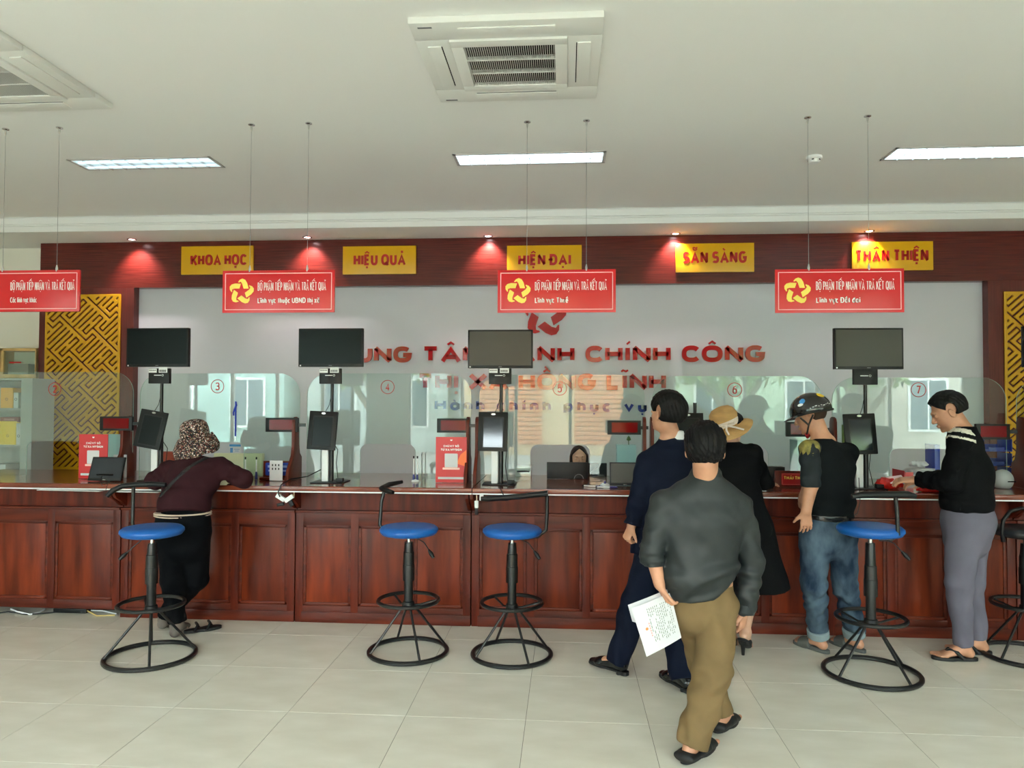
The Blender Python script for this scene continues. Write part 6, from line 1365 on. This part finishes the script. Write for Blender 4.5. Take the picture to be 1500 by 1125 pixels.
# ------------------------------------------------------------ woman in maroon leaning on the counter
def woman_maroon():
    o1 = P(260, 932, Z=0); o2 = P(240, 920, Z=0); org = (o1+o2)/2; org[2] = 0
    t = thing('person', 'woman in a maroon sweater and black trousers leaning on the counter at window 3', 'person', tuple(org), 'people at the counter')
    R = facing(12, 30, 8); B = facing(6); u = B[:, 0]; hc = J(288, 642, 5.12); nb = J(286, 676, 5.06)
    sa = J(248, 690, 5.00); sb = J(322, 684, 5.02); ea = J(227, 704, 5.02); wa = J(255, 700, 5.24); eb = J(357, 702, 5.06); wb = J(338, 700, 5.27)
    for q in (wa, wb): q[2] = 1.035
    for q in (ea, eb): q[2] = max(q[2], 1.03)
    ch = J(281, 702, 4.97); wt = J(270, 738, 4.90); pe = J(268, 768, 4.86); ha, hb = J(250, 785, 4.86), J(287, 783, 4.88)
    aa, ab = P(259, 915, Z=.085), P(242, 905, Z=.085); ka, kb = J(254, 850, 4.84), J(288, 848, 4.96); fa, fb = unit([-.15, 1, -.0]), unit([-.2, 1, -.35])
    f = Field(*bounds([hc, sa, sb, ea, wa, eb, wb, aa, ab]), .0056)
    head(f, hc, R, .95); f.cone(hc+R@np.array([0, -.025, -.06]), nb, .045, .050, .02); f.loft(nb-[0, .03, .03], ch, (.09, .07), (.15, .10), u, .03); f.loft(ch, wt, (.15, .10), (.14, .10), u, .03); f.loft(wt, pe, (.14, .10), (.16, .12), u, .03)
    limb(f, [sa, ea, wa], [.042, .036, .024]); limb(f, [sb, eb, wb], [.042, .036, .024]); hand(f, wa, [.5, .8, 0], [0, 0, -1], 1, (.2, .3, .2), .86); hand(f, wb, [-.2, 1, 0], [0, 0, -1], -1, (.3, .5, .3), .86)
    limb(f, [ha, ka, aa], [.068, .048, .033]); limb(f, [hb, kb, ab], [.068, .048, .033]); foot(f, aa, fa, [0, 0, 1], .92, toes=False); foot(f, ab, fb, [0, .3, 1], .92, toes=False)
    part('body', f, SKINP, t, org); hair_cap('hair', hc, R, HAIR, t, org, .95, nape=-.09)
    MR = mat('maroon knit', (52, 26, 31), .9, bump=.45, bscale=8, var=.06)
    f = Field(*bounds([nb, sa, sb, ea, eb, wa, wb, pe], .16), .0062)
    f.loft(nb+[0, 0, .01], nb-[0, .03, .05], (.075, .07), (.12, .09), u, .03, flat=(1, 0)); f.loft(sa, sb, (.064, .062), (.064, .062), [0, 1, 0], .05); f.loft(J(284, 690, 5.02), ch, (.15, .09), (.182, .125), u, .05); f.loft(ch, wt, (.182, .125), (.178, .13), u, .04, wr=(.005, 6, 1)); f.loft(wt, J(268, 751, 4.88), (.178, .13), (.182, .135), u, .02, flat=(0, 1))
    f.loft(sa, ea, (.064, .062), (.062, .060), [0, 0, 1], .04, wr=(.004, 14, 1)); f.loft(ea, wa, (.062, .060), (.040, .038), [0, 0, 1], .02, flat=(0, 1)); f.loft(sb, eb, (.064, .062), (.064, .060), [0, 0, 1], .04, wr=(.004, 14, 2)); f.loft(eb, wb, (.064, .060), (.040, .038), [0, 0, 1], .02, flat=(0, 1))
    f.cut((0, 0, TOPZ+.002), (0, 0, -1), (-4, TOPF-.03, .9), (0, 5.6, 1.1))
    F0 = f.V.copy(); f.noise(.0012, 35, 2); sw = part('sweater', f, MR, t, org)
    g = f.like(F0-.004); p1, p2 = J(300, 668, 4.95), J(236, 726, 4.84); n = unit(np.cross(p2-p1, [0, 1, 0])); g.cut(p1+n*.014, n); g.cut(p1-n*.014, -n); g.V = np.maximum(g.V, -(F0+.003)).astype(np.float32); g.cut((0, 5.02, 0), (0, 1, 0)); g.cut(J(236, 728, 4.84), (0, 0, -1))
    obj('bag_strap', g.mesh('bag_strap', org), mat('black strap', (26, 25, 26), .6), sw, label='black bag strap across the back')
    BP = mat('black trousers cloth', (8, 10, 14), .85, bump=.08, bscale=60)
    f = Field(*bounds([ha, hb, aa, ab, pe, ka, kb], .16), .0062); f.loft(J(268, 755, 4.87), pe, (.175, .13), (.182, .14), u, .02, flat=(1, 0)); f.loft(pe, J(268, 795, 4.86), (.182, .14), (.165, .135), u, .03)
    for h_, k_, a_, ph in ((ha, ka, aa, .4), (hb, kb, ab, 1.9)): f.loft(h_, k_, (.092, .105), (.076, .084), u, .03, wr=(.003, 6, ph)); f.loft(k_, a_+[0, 0, .02], (.076, .084), (.056, .062), u, .02, flat=(0, 1), wr=(.004, 8, ph))
    part('trousers', f, BP, t, org)
    f = Field(*bounds([pe, wt], .26), .0055); d = unit(J(268, 757, 4.87)-J(268, 750, 4.88))
    HT = mat('striped hem', (206, 186, 170), .8)
    for k, (y0, y1) in enumerate(((749.5, 751.3), (753, 754.5))):
        f = Field(*bounds([pe, wt], .26), .0055); f.loft(J(268, y0, 4.88), J(268, y1, 4.88)-[0, 0, .002], (.195, .156), (.195, .156), u, 0, flat=(1, 1)); f.V = f.V; obj('hem_stripe', f.mesh('hem_stripe', org), HT, sw, label='pale stripe on the hem')
    SK = mat('grey brown sock', (112, 104, 98), .9)
    for a_, fw, up, h_ in ((aa, fa, (0, 0, 1), .075), (ab, fb, (0, .3, 1), .085)):
        f = Field(*bounds([a_+fw*.18, a_], .13), .0055); fu = unit(fw); uu = unit(np.array(up)-fu*(np.array(up)@fu)); sd = np.cross(fu, uu)
        f.cone(a_+[0, 0, .03], a_, .042, .041, 0); f.cone(a_, a_-uu*.040-fu*.030, .041, .036, .02); f.loft(a_-uu*.018+fu*.015, a_-uu*.050+fu*.15, (.038, .038), (.040, .022), sd, k=.03); f.cut((0, 0, .001), (0, 0, -1)); part('sock', f, SK, t, org)
    # hat with a drooping neck flap
    hR = facing(8, -4, 6); hat = thing('patterned_sun_hat', 'floral speckled cloth sun hat with a drooping brim on the woman in maroon', 'hat', tuple(hc))
    m = bpy.data.materials.new('speckled cloth'); m.use_nodes = True; nt = m.node_tree; b = nt.nodes['Principled BSDF']; b.inputs['Roughness'].default_value = .9
    tc = nt.nodes.new('ShaderNodeTexCoord'); v = nt.nodes.new('ShaderNodeTexVoronoi'); v.inputs['Scale'].default_value = 150; nt.links.new(tc.outputs['Object'], v.inputs['Vector'])
    sp_ = nt.nodes.new('ShaderNodeSeparateColor'); nt.links.new(v.outputs['Color'], sp_.inputs[0]); r = nt.nodes.new('ShaderNodeValToRGB'); r.color_ramp.interpolation = 'CONSTANT'
    for i, (p_, c_) in enumerate(((0, (24, 20, 22)), (.42, (120, 60, 52)), (.56, (60, 50, 54)), (.70, (176, 150, 140)), (.84, (110, 96, 70)), (.93, (226, 214, 206)))):
        e = r.color_ramp.elements[i] if i < 2 else r.color_ramp.elements.new(p_); e.position = p_; e.color = lin(c_)
    nt.links.new(sp_.outputs[0], r.inputs[0]); nt.links.new(r.outputs[0], b.inputs['Base Color'])
    def place(mb): mb.v = [tuple(hR@(np.array(v_)+np.array([0, -.015, .02]))) for v_ in mb.v]; return mb
    obj('crown', place(MB().lathe([(.093, -.028), (.095, .01), (.093, .05), (.084, .085), (.060, .108), (.03, .118), (0, .120)], n=36, sy=1.15)), m, hat, smooth=80)
    mb = MB().lathe([(.097, -.005), (.112, -.045), (.134, -.085), (.150, -.125), (.147, -.158), (.142, -.160), (.144, -.125), (.128, -.085), (.106, -.050), (.092, -.012), (.097, -.005)], n=64, sy=1.05)
    mb.v = [(x*(1+.10*math.cos(math.atan2(y, x))**4*(z < -.04)), y, z+(.085 if z < -.04 else 0)*abs(math.cos(math.atan2(y, x)))**2*.42+(.03 if (z < -.04 and y > .03) else 0)+.006*math.sin(7*math.atan2(y, x))*(z < -.06)) for x, y, z in mb.v]; obj('brim', place(mb), m, hat, smooth=80)
    obj('tie_cord', MB().tube([hR@np.array([-.03, -.155, -.07]), hR@np.array([-.03, -.16, -.12]), hR@np.array([-.035, -.16, -.19])], [.004, .003, .006], 6), mat('cord lilac', (150, 120, 130), .7), hat)
woman_maroon()
q = P(296, 924, Z=0); b, fw_, up_, sd, c = sole_plate(np.array([0, 0, .08]), unit([.75, .6, 0]), (0, 0, 1), .25, .046, .020, .079, .12)
t = thing('sandal', 'empty black strapped sandal lying beside the foot of the woman in maroon', 'sandal', (q[0], q[1], 0)); obj('sole', b, M['rubber'], t, bevel=.004)
for s0, s1 in ((.02, .075), (-.06, -.01)): obj('strap', MB().tube([fw_*s0+sd*.046+up_*.012, fw_*(s0+s1)/2+sd*.03+up_*.055, fw_*(s0+s1)/2-sd*.03+up_*.055, fw_*s1-sd*.046+up_*.012], .009, 8), M['rubber'], t, smooth=80)

# ------------------------------------------------------------ seated clerk behind window 5
def clerk():
    hc = J(848, 671, 6.35); org = np.array([hc[0], 6.75, 0]); t = thing('person', 'woman clerk with dark centre-parted hair seated behind the desk monitor at window 5', 'person', tuple(org), 'staff')
    R = facing(176, 2, 0); u = np.array([1.0, 0, 0]); z0 = hc[2]; nb = hc+[0, .06, -.15]; sa, sb = nb+[-.16, .02, -.06], nb+[.16, .02, -.06]; pe = np.array([hc[0], 6.60, .50])
    ea, eb = sa+[-.05, -.05, -.24], sb+[.05, -.05, -.24]; wa, wb = np.array([hc[0]-.10, 6.28, .80]), np.array([hc[0]+.12, 6.28, .80]); ka, kb = pe+[-.10, -.38, .02], pe+[.10, -.38, .02]; aa, ab = ka+[0, .10, -.42], kb+[0, .10, -.42]
    f = Field(*bounds([hc, sa, sb, ea, wa, eb, wb, aa, ab]), .0065); head(f, hc, R, .88); f.cone(hc+R@np.array([0, -.02, -.06]), nb, .044, .05, .02); f.loft(nb, pe, (.12, .08), (.15, .11), u, .03); limb(f, [sa, ea, wa], [.042, .036, .025]); limb(f, [sb, eb, wb], [.042, .036, .025])
    hand(f, wa, [.2, -1, 0], [0, 0, -1], 1, (.2, .3, .2), .85); hand(f, wb, [-.2, -1, 0], [0, 0, -1], -1, (.2, .3, .2), .85); limb(f, [pe+[-.08, 0, 0], ka, aa], [.085, .06, .04]); limb(f, [pe+[.08, 0, 0], kb, ab], [.085, .06, .04]); foot(f, aa, [0, -1, 0], [0, 0, 1], toes=False); foot(f, ab, [0, -1, 0], [0, 0, 1], toes=False)
    part('body', f, SKINP, t, org); eyes(hc, R, t, org, .88)
    f = Field(hc-.26, hc+.26, .0055)
    msk = [lambda x, y, z: y-(.030+3.0*np.maximum(z-(.054-.9*np.abs(x)), 0)), lambda x, y, z: .004-np.abs(x)+(z < .06)*.01-(y < -.0)*.01]
    f.ell(hc+R@np.array([0, -.012, .022]), (.074, .092, .086), R, k=0, mask=msk[:1]); f.ell(hc+R@np.array([0, -.050, -.07]), (.072, .045, .13), R, k=.02)
    for e in (-1, 1): f.cone(hc+R@np.array([e*.064, .012, .02]), hc+R@np.array([e*.070, .0, -.15]), .013, .020, .02)
    part('hair', f, mat('dark brown hair', (30, 22, 20), .35, bump=.3, bscale=160, stretch=(1, 1, .1)), t, org)
    DK = mat('dark uniform', (58, 66, 74), .8); f = Field(*bounds([nb, sa, sb, ea, eb, wa, wb, pe], .18), .008); f.loft(nb-[0, 0, .02], pe, (.15, .10), (.17, .13), u, .04); f.loft(sa, sb, (.055, .055), (.055, .055), [0, 1, 0], .04); f.loft(sa, ea, (.055, .055), (.048, .048), u, .03); f.loft(ea, wa, (.048, .048), (.036, .036), u, .02, flat=(0, 1)); f.loft(sb, eb, (.055, .055), (.048, .048), u, .03); f.loft(eb, wb, (.048, .048), (.036, .036), u, .02, flat=(0, 1)); part('uniform_jacket', f, DK, t, org)
    f = Field(*bounds([pe, ka, kb, aa, ab], .16), .008); f.loft(pe+[0, .04, .04], pe+[0, -.08, .0], (.17, .11), (.16, .10), u, .03)
    for h_, k_, a_ in ((pe+[-.08, 0, 0], ka, aa), (pe+[.08, 0, 0], kb, ab)): f.loft(h_, k_, (.092, .09), (.07, .07), u, .03); f.loft(k_, a_, (.07, .07), (.052, .056), u, .02, flat=(0, 1))
    part('trousers', f, DK, t, org)
    c = thing('office_chair', 'dark office chair the clerk sits on behind window 5', 'chair', (hc[0], 6.66, 0)); obj('seat', MB().box(-.23, .23, -.25, .20, .34, .39), M['black'], c, bevel=.02); obj('backrest', MB().box(-.21, .21, .20, .25, .45, .93), mat('chair fabric grey', (74, 82, 90), .9), c, bevel=.02); obj('back_bar', MB().box(-.03, .03, .20, .26, .34, .5), M['black'], c)
    obj('gas_column', MB().tube([(0, 0, .08), (0, 0, .34)], .025, 12), M['black'], c)
    for k in range(5): a = k*2*PI/5; obj('base_arm', MB().tube([(0, 0, .09), (.27*math.cos(a), .27*math.sin(a), .06)], .02, 8), M['black'], c); obj('caster', MB().ring((.27*math.cos(a), .27*math.sin(a), .025), .012, .012, 10, 8), M['black'], c)
clerk()
